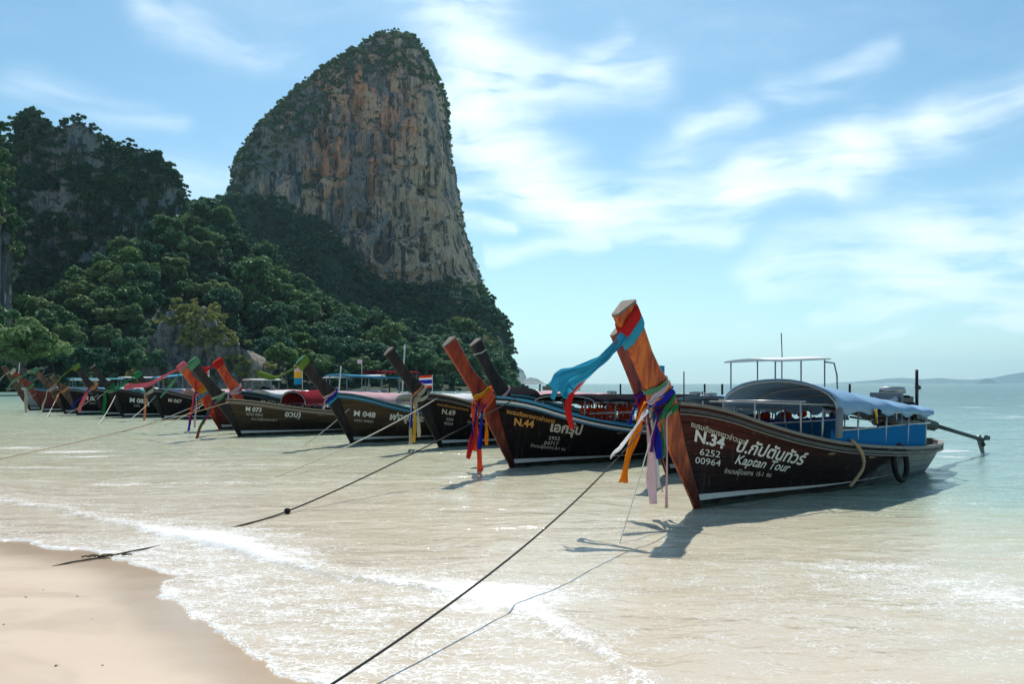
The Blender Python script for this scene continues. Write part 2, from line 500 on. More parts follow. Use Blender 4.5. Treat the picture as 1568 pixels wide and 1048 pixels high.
# ================================================================== CLIFFS AND HILLS
def rock_material(name, warm, grey, dark, scale=1.0, warm_amt=.5, warm_at=None):
    m, t, b = bsdf(name)
    pos = gpos(t)
    big = t.noise(t.mapping(pos, (.022 * scale, .022 * scale, .012 * scale)), 1.0, 5, .6, .6)
    flu = t.noise(t.mapping(pos, (.26 * scale, .26 * scale, .022 * scale)), 1.0, 6, .66, .18)
    fine = t.noise(t.mapping(pos, (.9 * scale, .9 * scale, .28 * scale)), 1.0, 5, .7)
    blot = t.noise(t.mapping(pos, (.085 * scale, .085 * scale, .022 * scale)), 1.0, 6, .65, .25)
    w_ = t.map(big, .5 - warm_amt * .18, .62 - warm_amt * .1, 0, 1, True)
    if warm_at is not None:
        sp = t.new('ShaderNodeSeparateXYZ'); t.put(sp.inputs[0], pos)
        ex = t.m('DIVIDE', t.m('SUBTRACT', sp.outputs[0], warm_at[0]), warm_at[2])
        ez = t.m('DIVIDE', t.m('SUBTRACT', sp.outputs[2], warm_at[1]), warm_at[3])
        e = t.m('ADD', t.m('MULTIPLY', ex, ex), t.m('MULTIPLY', ez, ez))
        w_ = t.m('MULTIPLY', w_, t.map(e, .3, 1.4, 1.0, .18, True))
        w_ = t.m('MAXIMUM', w_, t.m('MULTIPLY', t.map(blot, .47, .56, 0, .8, True), t.map(e, .4, 1.3, 1.0, .1, True)))
    c = t.mix(w_, grey, warm)
    spx = t.new('ShaderNodeSeparateXYZ'); t.put(spx.inputs[0], pos)
    left = t.map(spx.outputs[0], -90, -135, 0, .13) if warm_at is not None else 0.0
    blot = t.m('ADD', blot, left) if warm_at is not None else blot
    c = t.mix(t.map(t.m('ADD', blot, t.m('MULTIPLY', t.m('SUBTRACT', big, .5), .8)), .47, .58, 0, .85, True), c, (.165, .20, .20, 1))
    c = t.mix(t.map(flu, .49, .60, 0, .88, True), c, dark)
    c = t.mix(t.map(fine, .50, .66, 0, .65, True), c, dark)
    c = t.mix(t.map(fine, .32, .43, .30, 0, True), c, (.55, .48, .39, 1))
    t.put(b.inputs['Base Color'], c)
    b.inputs['Roughness'].default_value = .9; b.inputs['Specular IOR Level'].default_value = .2
    t.put(b.inputs['Normal'], bump(t, t.m('ADD', flu, t.m('MULTIPLY', fine, .5)), .8, 2.0))
    return m


def leaf_material(name, c1, c2, c3, trans=.25):
    m = bpy.data.materials.new(name); m.use_nodes = True
    t = NT(m.node_tree); t.n.clear()
    oi = t.new('ShaderNodeObjectInfo')
    pos = gpos(t)
    r = t.m('ADD', t.m('MULTIPLY', oi.outputs['Random'], .5), t.m('MULTIPLY', t.noise(pos, .30, 4, .65), .75))
    c = t.ramp(r, [(.25, c1), (.55, c2), (.86, c3)])
    c = t.mix(t.map(t.noise(pos, 1.7, 2, .5), .4, .7, 0, .35), c, tuple([x * 1.5 + .01 for x in c2]) + (1,))
    d = t.new('ShaderNodeBsdfDiffuse'); t.put(d.inputs[0], c)
    tl = t.new('ShaderNodeBsdfTranslucent'); t.put(tl.inputs[0], c)
    g = t.new('ShaderNodeBsdfGlossy'); g.inputs['Roughness'].default_value = .45; g.inputs[0].default_value = (.9, .95, .9, 1)
    a = t.new('ShaderNodeMixShader'); a.inputs[0].default_value = trans
    t.l.new(d.outputs[0], a.inputs[1]); t.l.new(tl.outputs[0], a.inputs[2])
    a2 = t.new('ShaderNodeMixShader'); a2.inputs[0].default_value = .02
    t.l.new(a.outputs[0], a2.inputs[1]); t.l.new(g.outputs[0], a2.inputs[2])
    mo = t.new('ShaderNodeOutputMaterial'); t.l.new(a2.outputs[0], mo.inputs[0])
    return m


M_ROCK = rock_material('limestone_wall', (.68, .28, .135, 1), (.60, .43, .285, 1), (.018, .034, .038, 1), 1.0, .7, (-86, 142, 36, 46))
M_ROCK2 = rock_material('limestone_grey', (.40, .33, .24, 1), (.24, .27, .265, 1), (.035, .052, .055, 1), 1.6, .3)
M_ROCK4 = rock_material('limestone_pale', (.44, .33, .22, 1), (.30, .29, .265, 1), (.05, .06, .06, 1), 3.0, .4)
M_ROCK3 = rock_material('limestone_far', (.30, .24, .18, 1), (.22, .25, .24, 1), (.06, .09, .08, 1), .3, .3)
M_LEAF_DARK = leaf_material('foliage_dark', (.020, .076, .052), (.040, .125, .068), (.095, .195, .080), .34)
M_LEAF = leaf_material('foliage_mixed', (.028, .100, .050), (.078, .175, .066), (.185, .270, .100), .38)
M_LEAF_YEL = leaf_material('foliage_dry', (.12, .16, .05), (.26, .28, .09), (.46, .43, .18), .4)
M_LEAF_LIME = leaf_material('foliage_fresh', (.05, .12, .035), (.085, .175, .048), (.16, .25, .075), .35)
m, t, b = bsdf('forest_floor')
t.put(b.inputs['Base Color'], t.ramp(t.noise(gpos(t), .2, 4, .6), [(.35, (.012, .028, .016)), (.65, (.035, .065, .028))]))
b.inputs['Roughness'].default_value = 1
M_FLOOR = m
m, t, b = bsdf('bark')
t.put(b.inputs['Base Color'], t.ramp(t.noise(t.mapping(ocoord(t), (4, 4, 1)), 1.5, 4, .6), [(.3, (.09, .075, .055)), (.7, (.20, .175, .14))]))
b.inputs['Roughness'].default_value = .9
M_BARK = m


def leaf_quads(C, N, size, rng, aspect=.62, jit=.5):
    """leaf-sized faces centred at C, roughly facing N"""
    n = len(C)
    N = N + rng.normal(size=(n, 3)) * jit
    N /= np.linalg.norm(N, axis=1)[:, None] + 1e-9
    a = rng.normal(size=(n, 3)); T = np.cross(N, a); T /= np.linalg.norm(T, axis=1)[:, None] + 1e-9
    B = np.cross(N, T)
    s = (size * rng.uniform(.6, 1.35, n))[:, None]
    V = np.stack([C - T * s, C - B * s * aspect + T * s * .1, C + T * s, C + B * s * aspect], 1).reshape(-1, 3)
    return V, np.arange(4 * n).reshape(-1, 4)


def crown_mesh(name, seed, mat, R=1.0, H=1.0, lobes=16, leaves=2400, leaf=.10, flat=.75, drop=.35):
    rng = np.random.default_rng(seed)
    Cs, Ns = [], []
    for k in range(lobes):
        th = rng.uniform(0, 2 * PI); rr = R * math.sqrt(rng.uniform(0, 1)) * .78
        zz = H * (rng.uniform(-drop, .62) * (1 - .5 * (rr / R) ** 2) + .25)
        c = np.array([rr * math.cos(th), rr * math.sin(th), zz])
        lr = R * rng.uniform(.13, .34)
        n = leaves // lobes
        d = rng.normal(size=(n, 3)); d /= np.linalg.norm(d, axis=1)[:, None]
        d[:, 2] = np.where(d[:, 2] < -.35, -d[:, 2], d[:, 2])
        rad = lr * (1 - .35 * rng.uniform(0, 1, n) ** 2.0) * (1 + .28 * pn(d * 2.4 + k * 7.1 + seed))
        Pp = c + d * rad[:, None] * np.array([1, 1, flat])
        Cs.append(Pp); Ns.append(d * .8 + np.array([0, 0, .55]))
    C = np.concatenate(Cs); N = np.concatenate(Ns)
    V, Q = leaf_quads(C, N, leaf, rng)
    return fastmesh(name, V, Q, mat, False)


def trunk_mesh(name, seed, H, r, R):
    rng = np.random.default_rng(seed)
    Vs, Qs, off = [], [], 0

    def limb(p, q, r0, r1, n=5, sides=7, bend=.12):
        nonlocal off
        p = np.array(p, float); q = np.array(q, float); d = q - p; L = np.linalg.norm(d)
        u = np.cross(d, [0.3, 1, .2]); u /= np.linalg.norm(u); v = np.cross(d / L, u)
        bb = rng.normal(size=3) * bend * L
        ring = []
        for i in range(n):
            s = i / (n - 1); c = p + d * s + bb * math.sin(PI * s); rad = r0 + (r1 - r0) * s
            if i == 0: rad *= 1.25
            for k in range(sides):
                a = 2 * PI * k / sides
                ring.append(c + (u * math.cos(a) + v * math.sin(a)) * rad)
        Vs.append(np.array(ring)); Qs.append(gridq(n, sides, True) + off); off += n * sides
    limb((0, 0, -1.2), (rng.normal() * .03 * H, rng.normal() * .03 * H, H * .72), r, r * .5, 6)
    for k in range(6):
        z = H * rng.uniform(.4, .7); a = rng.uniform(0, 2 * PI)
        limb((0, 0, z), (R * .62 * math.cos(a), R * .62 * math.sin(a), z + H * rng.uniform(.1, .3)), r * .42, r * .12, 4, 5)
    return fastmesh(name, np.concatenate(Vs), np.concatenate(Qs), M_BARK)


def scatter_group(variants):
    """geometry nodes: bushes on the points of a mesh, for undergrowth nobody could count"""
    ng = bpy.data.node_groups.new('undergrowth', 'GeometryNodeTree')
    ng.interface.new_socket('Geometry', in_out='INPUT', socket_type='NodeSocketGeometry')
    ng.interface.new_socket('Geometry', in_out='OUTPUT', socket_type='NodeSocketGeometry')
    N, L = ng.nodes, ng.links
    gi, go = N.new('NodeGroupInput'), N.new('NodeGroupOutput')
    jg = N.new('GeometryNodeJoinGeometry')
    idx = N.new('GeometryNodeInputNamedAttribute'); idx.data_type = 'INT'; idx.inputs['Name'].default_value = 'variant'
    sc = N.new('GeometryNodeInputNamedAttribute'); sc.data_type = 'FLOAT_VECTOR'; sc.inputs['Name'].default_value = 'size'
    ro = N.new('GeometryNodeInputNamedAttribute'); ro.data_type = 'FLOAT_VECTOR'; ro.inputs['Name'].default_value = 'turn'
    for k, ob in enumerate(variants):
        cmp_ = N.new('FunctionNodeCompare'); cmp_.data_type = 'INT'; cmp_.operation = 'EQUAL'
        ins = [s for s in cmp_.inputs if s.type == 'INT']
        L.new(idx.outputs[0], ins[0]); ins[1].default_value = k
        oi = N.new('GeometryNodeObjectInfo'); oi.inputs[0].default_value = ob
        ip = N.new('GeometryNodeInstanceOnPoints')
        L.new(gi.outputs[0], ip.inputs['Points']); L.new(cmp_.outputs[0], ip.inputs['Selection'])
        L.new(oi.outputs['Geometry'], ip.inputs['Instance'])
        L.new(sc.outputs[0], ip.inputs['Scale']); L.new(ro.outputs[0], ip.inputs['Rotation'])
        L.new(ip.outputs[0], jg.inputs[0])
    L.new(jg.outputs[0], go.inputs[0])
    return ng


def bush_variants(mat, n, seed, leaves=420, leaf=.16, **kw):
    return [bpy.data.objects.new('bush', crown_mesh('bush', seed + i, mat, 1, 1, 7, leaves, leaf, .8, .3, **kw)) for i in range(n)]


def scatter(name, pts, sizes, nvar, ng, label, flat=(.75, 1.15), seed=0):
    rng = np.random.default_rng(seed)
    me = bpy.data.meshes.new(name)
    n = len(pts)
    me.vertices.add(n); me.vertices.foreach_set('co', np.asarray(pts, np.float32).ravel())
    a = me.attributes.new('variant', 'INT', 'POINT'); a.data.foreach_set('value', rng.integers(0, nvar, n).astype(np.int32))
    sz = np.stack([sizes, sizes, sizes * rng.uniform(flat[0], flat[1], n)], 1)
    a = me.attributes.new('size', 'FLOAT_VECTOR', 'POINT'); a.data.foreach_set('vector', sz.astype(np.float32).ravel())
    tn = np.stack([rng.normal(0, .15, n), rng.normal(0, .15, n), rng.uniform(0, 6.28, n)], 1)
    a = me.attributes.new('turn', 'FLOAT_VECTOR', 'POINT'); a.data.foreach_set('vector', tn.astype(np.float32).ravel())
    o = link(name, me)
    md = o.modifiers.new('undergrowth', 'NODES'); md.node_group = ng
    tag(o, label, 'foliage', None, 'stuff')
    return o


NG_DARK = scatter_group(bush_variants(M_LEAF_DARK, 4, 100))
NG_MIX = scatter_group(bush_variants(M_LEAF, 4, 200))
NG_YEL = scatter_group(bush_variants(M_LEAF_YEL, 3, 300))


def normals_grid(Pg):
    du = np.gradient(Pg, axis=1); dv = np.gradient(Pg, axis=0)
    n = np.cross(du, dv); n /= np.linalg.norm(n, axis=2)[:, :, None] + 1e-9
    return n


# ---- the great sea cliff: horizontal rings between its two outlines, pushed in and out
CY = 430.0
Lp = [(594, 49), (582, 52), (552, 66), (522, 88), (486, 110), (447, 132), (420, 157), (398, 182), (372, 204), (352, 235), (340, 280), (322, 318), (308, 380), (300, 450), (296, 592), (296, 640)]
Rp = [(624, 50), (634, 56), (648, 76), (666, 105), (679, 140), (686, 220), (698, 290), (708, 350), (728, 400), (742, 450), (766, 490), (775, 530), (777, 592), (777, 640)]
nr, nc = 330, 620
rows = 52 + (600 - 52) * np.linspace(0, 1, nr) ** 1.15
Lx = np.interp(rows, [p[1] for p in Lp], [p[0] for p in Lp]); Rx = np.interp(rows, [p[1] for p in Rp], [p[0] for p in Rp])
xl = (Lx - 784) / F * CY; xr = (Rx - 784) / F * CY; zz = CAMZ + (588 - rows) / F * CY
# more columns on the seaward face
ph = np.linspace(0, 1, nc, endpoint=False)
ph = 2 * PI * (ph + .13 * np.sin(2 * PI * ph) / 1.0)      # dense round phi = pi .. shift below
phi = ph + PI / 2
cx = (xl + xr) / 2; rx = (xr - xl) / 2
ry = np.minimum(rx * .75, 58) + 1.5
ce, se = np.cos(phi), np.sin(phi)
ex = 2 / 2.7
gxp = np.sign(ce) * np.abs(ce) ** ex; gyp = np.sign(se) * np.abs(se) ** ex
Pg = np.zeros((nr, nc, 3))
YR = CY + 18 + 0.10 * (zz - 60); ry = np.minimum(rx * .62, 50) + 1.5; kY = ((YR - .62 * ry) / CY)
zz = CAMZ + (zz - CAMZ) * kY; cx = cx * kY; rx = rx * kY; xl = xl * kY; xr = xr * kY
Pg[:, :, 0] = cx[:, None] + rx[:, None] * gxp[None]
Pg[:, :, 1] = YR[:, None] + ry[:, None] * gyp[None]
Pg[:, :, 2] = zz[:, None]
Nn = np.zeros_like(Pg); Nn[:, :, 0] = gxp[None] * 1; Nn[:, :, 1] = gyp[None]
Nn /= np.linalg.norm(Nn, axis=2)[:, :, None] + 1e-9
fl = Pg.reshape(-1, 3)
disp = 5.0 * fbm(fl, (1 / 34, 1 / 34, 1 / 60), 3) + 3.0 * fbm(fl, (1 / 9, 1 / 9, 1 / 34), 4, off=5) * 1.0
rid = fbm(fl, (1 / 7.5, 1 / 7.5, 1 / 26), 4, .55, off=9, ridge=True)
disp += 1.6 * rid + 1.1 * fbm(fl, (1 / 3.0, 1 / 3.0, 1 / 7), 3, .6, off=3)
# overhangs and undercuts: step the wall in and out with height
ov = fbm(fl + np.stack([0 * fl[:, 0], 0 * fl[:, 0], 6 * fbm(fl, (1 / 14, 1 / 14, 1 / 20), 2)], 1), (1 / 40, 1 / 40, 1 / 13), 3, off=21)
disp += 2.6 * np.tanh(ov * 5)
edge = np.clip(np.minimum((fl[:, 0] - np.repeat(xl, nc)), (np.repeat(xr, nc) - fl[:, 0])) / 12, .12, 1)
disp *= edge


def dent(px, py, wpx, hpx, dpt):
    X0 = (px - 784) / F * CY; Z0 = CAMZ + (588 - py) / F * CY
    return -dpt * np.exp(-(np.abs((fl[:, 0] - X0) / (wpx / F * CY)) ** 2.6) - (np.abs((fl[:, 2] - Z0) / (hpx / F * CY)) ** 2.6)) * (fl[:, 1] < CY + 18)


for dnt in [(600, 398, 13, 17, 9), (488, 286, 15, 12, 7), (664, 298, 14, 9, 6), (565, 350, 8, 16, 5), (625, 330, 10, 22, 4), (470, 300, 8, 20, 4), (612, 365, 9, 14, 5), (532, 340, 7, 16, 4),
            (548, 180, 9, 40, 4), (500, 215, 7, 34, 4), (600, 205, 12, 22, 3.5), (575, 300, 6, 20, 4), (640, 360, 7, 18, 4), (655, 400, 8, 16, 4.5), (690, 420, 7, 12, 4), (585, 425, 12, 7, 5), (520, 260, 6, 14, 3.5)]:
    disp += dent(*dnt[:4], dnt[4] * 1.7)
Pg = (fl + Nn.reshape(-1, 3) * disp[:, None]).reshape(nr, nc, 3)
Pg[:, :, 2] += .35 * fbm(fl, (1 / 5, 1 / 5, 1 / 5), 2, off=2).reshape(nr, nc)
o = link('cliff', fastmesh('cliff', Pg.reshape(-1, 3), gridq(nr, nc, True), M_ROCK, False))
tag(o, 'tall limestone sea cliff with orange and grey streaked face', None, None, 'structure')
nn = -normals_grid(Pg).reshape(-1, 3)
if nn[:, 1][(np.abs(phi[None] - 3 * PI / 2) < .3).repeat(nr, 0).ravel()].mean() > 0: nn = -nn
pts = Pg.reshape(-1, 3)
kk = np.repeat(kY, nc) * CY
pxx = 784 + F * pts[:, 0] / kk; pyy = 588 - F * (pts[:, 2] - CAMZ) / kk
# share of green: crest, left shoulder, right edge, ledges, thick at the foot
vn = fbm(pts, (1 / 16, 1 / 16, 1 / 12), 4, off=31)
crest = np.interp(pxx, [330, 360, 400, 440, 500, 560, 620, 660, 690, 705, 780], [350, 318, 285, 262, 200, 135, 116, 130, 175, 260, 600])
topd = (crest - pyy) / 16.0
rest = np.clip((nn[:, 2] - .32) * 2.2, 0, 1)
pr = 1 / (1 + np.exp(-(topd * 1.1 + vn * 4)))
pr = np.maximum(pr, rest * np.clip(.35 + vn * 2.5, 0, 1))
redge = np.interp(pyy, [46, 200, 300, 400, 450, 600], [4, 5, 7, 14, 26, 60])
pr = np.maximum(pr, ((np.repeat(Rx, nc) - pxx) < redge) * np.clip(.55 + vn * 2, 0, 1))
lsh = np.interp(pyy, [200, 330], [10, 60])
pr = np.maximum(pr, ((pxx - np.repeat(Lx, nc)) < lsh * .5) * np.clip(.35 + vn * 3, 0, 1))
foot = np.interp(pxx, [320, 380, 450, 520, 560, 600, 650, 700, 740, 780], [300, 300, 318, 360, 425, 440, 442, 432, 440, 450])
pr = np.maximum(pr, np.clip((pyy - foot) / 12 + .5, 0, 1))
pr = np.maximum(pr, .55 * np.clip((vn - .24) * 9, 0, 1))
frontish = (pts[:, 1] < CY + 40) & (pts[:, 2] > 0)
area = np.linalg.norm(np.cross(np.gradient(Pg, axis=1), np.gradient(Pg, axis=0)), axis=2).ravel()
pk = RNG.uniform(0, 1, len(pts)) < pr * area * .15 * frontish
P1 = pts[pk] - nn[pk] * .1
sz = RNG.uniform(1.2, 2.9, len(P1)) * np.where(pyy[pk] < 130, 1.1, 1) * np.where(pyy[pk] > 430, 1.3, 1) * np.where((pyy[pk] > crest[pk]) & (pyy[pk] < foot[pk]), .62, 1)
scatter('cliff_foliage', P1, sz, 4, NG_MIX, 'sunlit-tinted green scrub capping the tall sea cliff and clinging to its ledges', seed=3)  # lighter leaf mix puts the crest's rim light into the colour


# ---- hills given by their skyline: front slope, ridge and back, pushed about by noise
def hill(name, sky_px, Yr, Yf, mat, label, steep=.6, amp=3.0, nx=260, nt=90, kind='structure', Yb=None, fsc=1.0):
    sx = [p[0] for p in sky_px]; sy = [p[1] for p in sky_px]
    px = np.linspace(sx[0], sx[-1], nx)
    zt = CAMZ + (588 - np.interp(px, sx, sy)) / F * Yr
    Xr = (px - 784) / F * Yr
    t1 = np.linspace(0, 1, nt)
    t2 = np.linspace(1, 0, max(8, nt // 4))[1:]
    zf = np.concatenate([t1, t2])
    # front: from the foot Yf, rising ever steeper
    yf = np.concatenate([Yf + (Yr - Yf) * t1 ** steep, Yr + ((Yb or Yr + (Yr - Yf))- Yr) * (1 - t2) ** .7])
    G = np.zeros((len(zf), nx, 3))
    G[:, :, 0] = Xr[None]; G[:, :, 1] = yf[:, None]; G[:, :, 2] = -2 + (zt[None] + 2) * zf[:, None]
    g = G.reshape(-1, 3)
    n = -normals_grid(G).reshape(-1, 3)
    if n[len(n) // 3:len(n) // 2, 1].mean() > 0: n = -n
    keep = np.repeat(np.clip((1 - zf) * 5, .2, 1), nx)
    d = amp * (fbm(g, (fsc / 22, fsc / 22, fsc / 30), 4) * 1.6 + .5 * fbm(g, (fsc / 6, fsc / 6, fsc / 14), 4, off=4))
    g2 = g + n * (d * keep)[:, None] * np.array([.6, 1, .7])
    G2 = g2.reshape(G.shape)
    o = link(name, fastmesh(name, g2, gridq(len(zf), nx), mat, True))
    tag(o, label, None, None, kind)
    nn2 = -normals_grid(G2).reshape(-1, 3)
    if nn2[len(n) // 3:len(n) // 2, 1].mean() > 0: nn2 = -nn2
    area = np.linalg.norm(np.cross(np.gradient(G2, axis=1), np.gradient(G2, axis=0)), axis=2).ravel()
    return g2, nn2, area, Yr


def cover(h, name, ng, nvar, dens, s0, s1, label, bare=0, seed=1, fn=None):
    g, n, a, Yr = h
    rng = np.random.default_rng(seed)
    v = fbm(g, (1 / 20, 1 / 20, 1 / 16), 3, off=60 + seed)
    p = np.ones(len(g))
    if bare > 0:
        st = 1 - np.clip((n[:, 2] - .15) * 3, 0, 1)
        p = 1 - st * np.clip((v - (.35 - bare)) * 6, 0, 1)
    if fn is not None: p = p * fn(g)
    k = (rng.uniform(0, 1, len(g)) < p * a * dens) & (g[:, 1] < Yr + 14) & (g[:, 2] > 0)
    pt = g[k] + n[k] * .4
    jit = rng.normal(size=pt.shape) * .6
    return scatter(name, pt + jit, rng.uniform(s0, s1, len(pt)) * (1 + .5 * v[k]), nvar, ng, label, seed=seed)


H_talus = hill('hill', [(200, 330), (300, 322), (338, 320), (372, 306), (420, 312), (455, 326), (500, 352), (525, 380), (545, 412), (580, 436), (640, 446), (700, 446), (742, 462), (768, 494), (776, 530), (779, 570), (780, 590)],
               392, 300, M_FLOOR, 'dark forested slope at the foot of the tall cliff', .75, 4.5, 280, 90, Yb=470)
cover(H_talus, 'slope_foliage', NG_DARK, 4, .052, 2.4, 4.6, 'dark unbroken forest canopy on the slope below the tall cliff', seed=5)
H_west = hill('hillside', [(-260, 120), (-120, 90), (-40, 150), (0, 205), (14, 232), (26, 200), (34, 178), (58, 176), (72, 192), (96, 198), (116, 186), (138, 196), (160, 222), (182, 232), (206, 226), (232, 236),
                           (256, 258), (270, 276), (278, 318), (290, 350), (300, 420), (306, 592)],
              262, 214, M_ROCK2, 'dark overgrown limestone massif at the left with bare grey patches', .5, 5.5, 380, 170, Yb=284, fsc=1.5)


def bare_patches(g):
    x = 784 + F * g[:, 0] / 262; y = 588 - F * (g[:, 2] - CAMZ) / 262
    b = np.ones(len(g))
    for px, py, rx, ry, k in [(125, 218, 26, 30, 1), (98, 318, 28, 24, 1), (138, 330, 14, 22, .9), (180, 258, 9, 16, .95), (222, 268, 10, 14, .6), (255, 375, 8, 28, 1), (185, 405, 16, 18, .8),
                              (60, 200, 16, 18, .6), (6, 330, 8, 60, .8), (200, 330, 9, 12, .6), (30, 300, 6, 20, .5), (235, 330, 8, 14, .5)]:
        b -= k * np.exp(-(np.abs((x - px) / rx) ** 3) - np.abs((y - py) / ry) ** 3)
    return np.clip(b, .02, 1)


cover(H_west, 'massif_foliage', NG_DARK, 4, .34, 1.1, 2.9, 'dense dark green growth over the left limestone massif', .03, 6, bare_patches)
H_edge = hill('rock_shoulder', [(-260, 60), (-100, 90), (-60, 130), (-34, 160), (-14, 168), (-6, 200), (0, 250), (-4, 330), (-10, 400), (-6, 470), (0, 592)], 170, 145, M_ROCK2,
              'pale rock shoulder with trees at the left edge', .45, 2.5, 120, 90, Yb=177, fsc=2.0)
cover(H_edge, 'shoulder_foliage', NG_MIX, 4, .34, .9, 2.1, 'sunlit growth on the rock shoulder at the left edge', 0, 7)
H_mid = hill('forest_hill', [(-200, 430), (0, 440), (40, 470), (90, 500), (130, 460), (200, 430), (240, 380), (268, 345), (290, 332), (340, 334), (368, 356), (384, 392), (410, 400), (436, 420), (452, 452),
                             (500, 474), (545, 500), (600, 520), (650, 520), (700, 545), (760, 575), (778, 590)], 250, 150, M_FLOOR, 'low forested hill behind the moored boats', .9, 3.0, 240, 80, Yb=330)
cover(H_mid, 'hill_foliage', NG_DARK, 4, .075, 1.6, 3.0, 'shade-darkened green undergrowth filling the hollows of the low hill', 0, 18)  # dark leaves paint the shade between the lighter tree crowns
# rocky outcrop over the beach
H_rock = hill('rock_outcrop', [(222, 592), (230, 550), (236, 520), (246, 500), (256, 480), (268, 474), (282, 470), (300, 476), (312, 470), (324, 486), (336, 506), (346, 512), (352, 530), (366, 528), (380, 540), (392, 560), (402, 592)], 150, 139, M_ROCK4,
              'grey limestone outcrop with dry bushes behind the boats', .5, 4.0, 160, 120, Yb=165, fsc=3.5)


def on_top(g):
    return np.clip((fbm(g, (.14, .14, .14), 2, off=3) - .16 + .34 * (g[:, 2] > 9)) * 8, 0, 1)


cover(H_rock, 'outcrop_foliage', NG_YEL, 3, .75, .5, 1.25, 'dry straw coloured bushes on the grey outcrop', 0, 9, on_top)
H_rock2 = hill('rock_outcrop', [(672, 592), (684, 548), (700, 512), (718, 494), (738, 510), (752, 540), (760, 570), (768, 592)], 300, 284, M_ROCK2,
               'small pale outcrop at the foot of the tall cliff', .5, 2.0, 80, 60, Yb=320, fsc=2.5)
cover(H_rock2, 'outcrop_foliage', NG_YEL, 3, .35, .9, 1.9, 'olive bushes on the outcrop at the foot of the tall cliff', 0, 10, on_top)

# ---- trees one can tell apart on the low hill and along the beach
CR = {'mix': [crown_mesh('crown', 400 + i, M_LEAF, 1, 1, 34, 5200, .066) for i in range(4)],
      'dark': [crown_mesh('crown', 420 + i, M_LEAF_DARK, 1, 1, 34, 5200, .066) for i in range(3)],
      'lime': [crown_mesh('crown', 440 + i, M_LEAF_LIME, 1, 1, 32, 5000, .066) for i in range(3)]}
TK = [trunk_mesh('trunk', 60 + i, 1.6, .075, 1.0) for i in range(3)]
nT = 0


def tree(X, Y, z, R, kind, label, group=None, hr=1.0):
    global nT
    nT += 1
    e = bpy.data.objects.new('forest_tree', None); COL.objects.link(e)
    e.location = (X, Y, z); e.rotation_euler = (0, 0, RNG.uniform(0, 6.28)); e.scale = (R, R, R * hr)
    e.empty_display_size = .3
    tag(e, label, 'tree', group)
    link('trunk', TK[nT % 3], e)
    c = link('crown', CR[kind][nT % len(CR[kind])], e); c.location = (0, 0, 1.25)
    return e


TREES = []
g, n_, a_, _ = H_mid
cand = np.argsort(RNG.uniform(size=len(g)))
used = []
LB = {'mix': 'leafy mid-green tree in the forest on the low hill behind the boats', 'dark': 'dark green tree in the forest on the low hill behind the boats',
      'lime': 'fresh light-green tree in the forest on the low hill behind the boats'}
GR = 'forest trees on the low hill'
for i in cand:
    p = g[i]
    px_ = 784 + F * p[0] / p[1]; py_ = 588 - F * (p[2] - CAMZ) / p[1]
    if not (-20 < px_ < 765) or p[1] > 254 or p[2] < 1.0 or py_ > 590: continue
    R = RNG.uniform(3.0, 5.2)
    if any((p[0] - q[0]) ** 2 + (p[1] - q[1]) ** 2 + (p[2] - q[2]) ** 2 < (.95 * (R + q[3]) * .72) ** 2 for q in used): continue
    if 215 < px_ < 410 and 455 < py_ < 600 and p[1] < 200: continue
    used.append((*p, R))
    k = RNG.choice(['mix', 'dark', 'lime'], p=[.52, .30, .18]) if px_ < 480 else RNG.choice(['mix', 'dark'], p=[.2, .8])
    TREES.append((px_, py_, R, str(k), tree(p[0], p[1], p[2] - R * .55, R, str(k), None, GR, RNG.uniform(.85, 1.2))))
    if len(used) >= 190: break
# every tree is told by what stands before it, how high it grows and its look
MARKS = [(0, 'the left edge'), (70, 'the leftmost prows'), (150, 'the two thin black prows'), (215, 'the small black boat'), (275, 'the pink-capped prow'), (328, 'the scarlet prow'), (400, 'the brown boat'),
         (470, 'the green-capped prow'), (545, 'the teal gunwale'), (615, 'the plain black prow'), (690, 'the red-brown prow'), (750, 'the bleached black prow')]
def tree_words(px_, py_, R, k):
    mk = min(MARKS, key=lambda q: abs(q[0] - px_))[1]
    hv = 'at foot of' if py_ > 560 else 'low on' if py_ > 525 else 'halfway up' if py_ > 470 else 'high on' if py_ > 410 else 'near top of'
    look = {'mix': 'mid-green', 'dark': 'dark green', 'lime': 'light green'}[k]
    size = 'small' if R < 3.7 else 'large' if R > 4.6 else ''
    return mk, (size + ' ' + look).strip(), hv
cls = {}
for tr in TREES: cls.setdefault(tree_words(*tr[:4]), []).append(tr)
NUM = ['first', 'second', 'third', 'fourth', 'fifth', 'sixth', 'seventh', 'eighth', 'ninth', 'tenth']
for (mk, look, hv), ts in cls.items():
    ts.sort(key=lambda q: q[0])
    for i, tr in enumerate(ts):
        pre = look if len(ts) == 1 else '%s %s' % (NUM[min(i, 9)], look)
        tr[4]['label'] = ('%s tree%s %s hill, above %s' % (pre, '' if len(ts) == 1 else ' from left,', hv, mk))
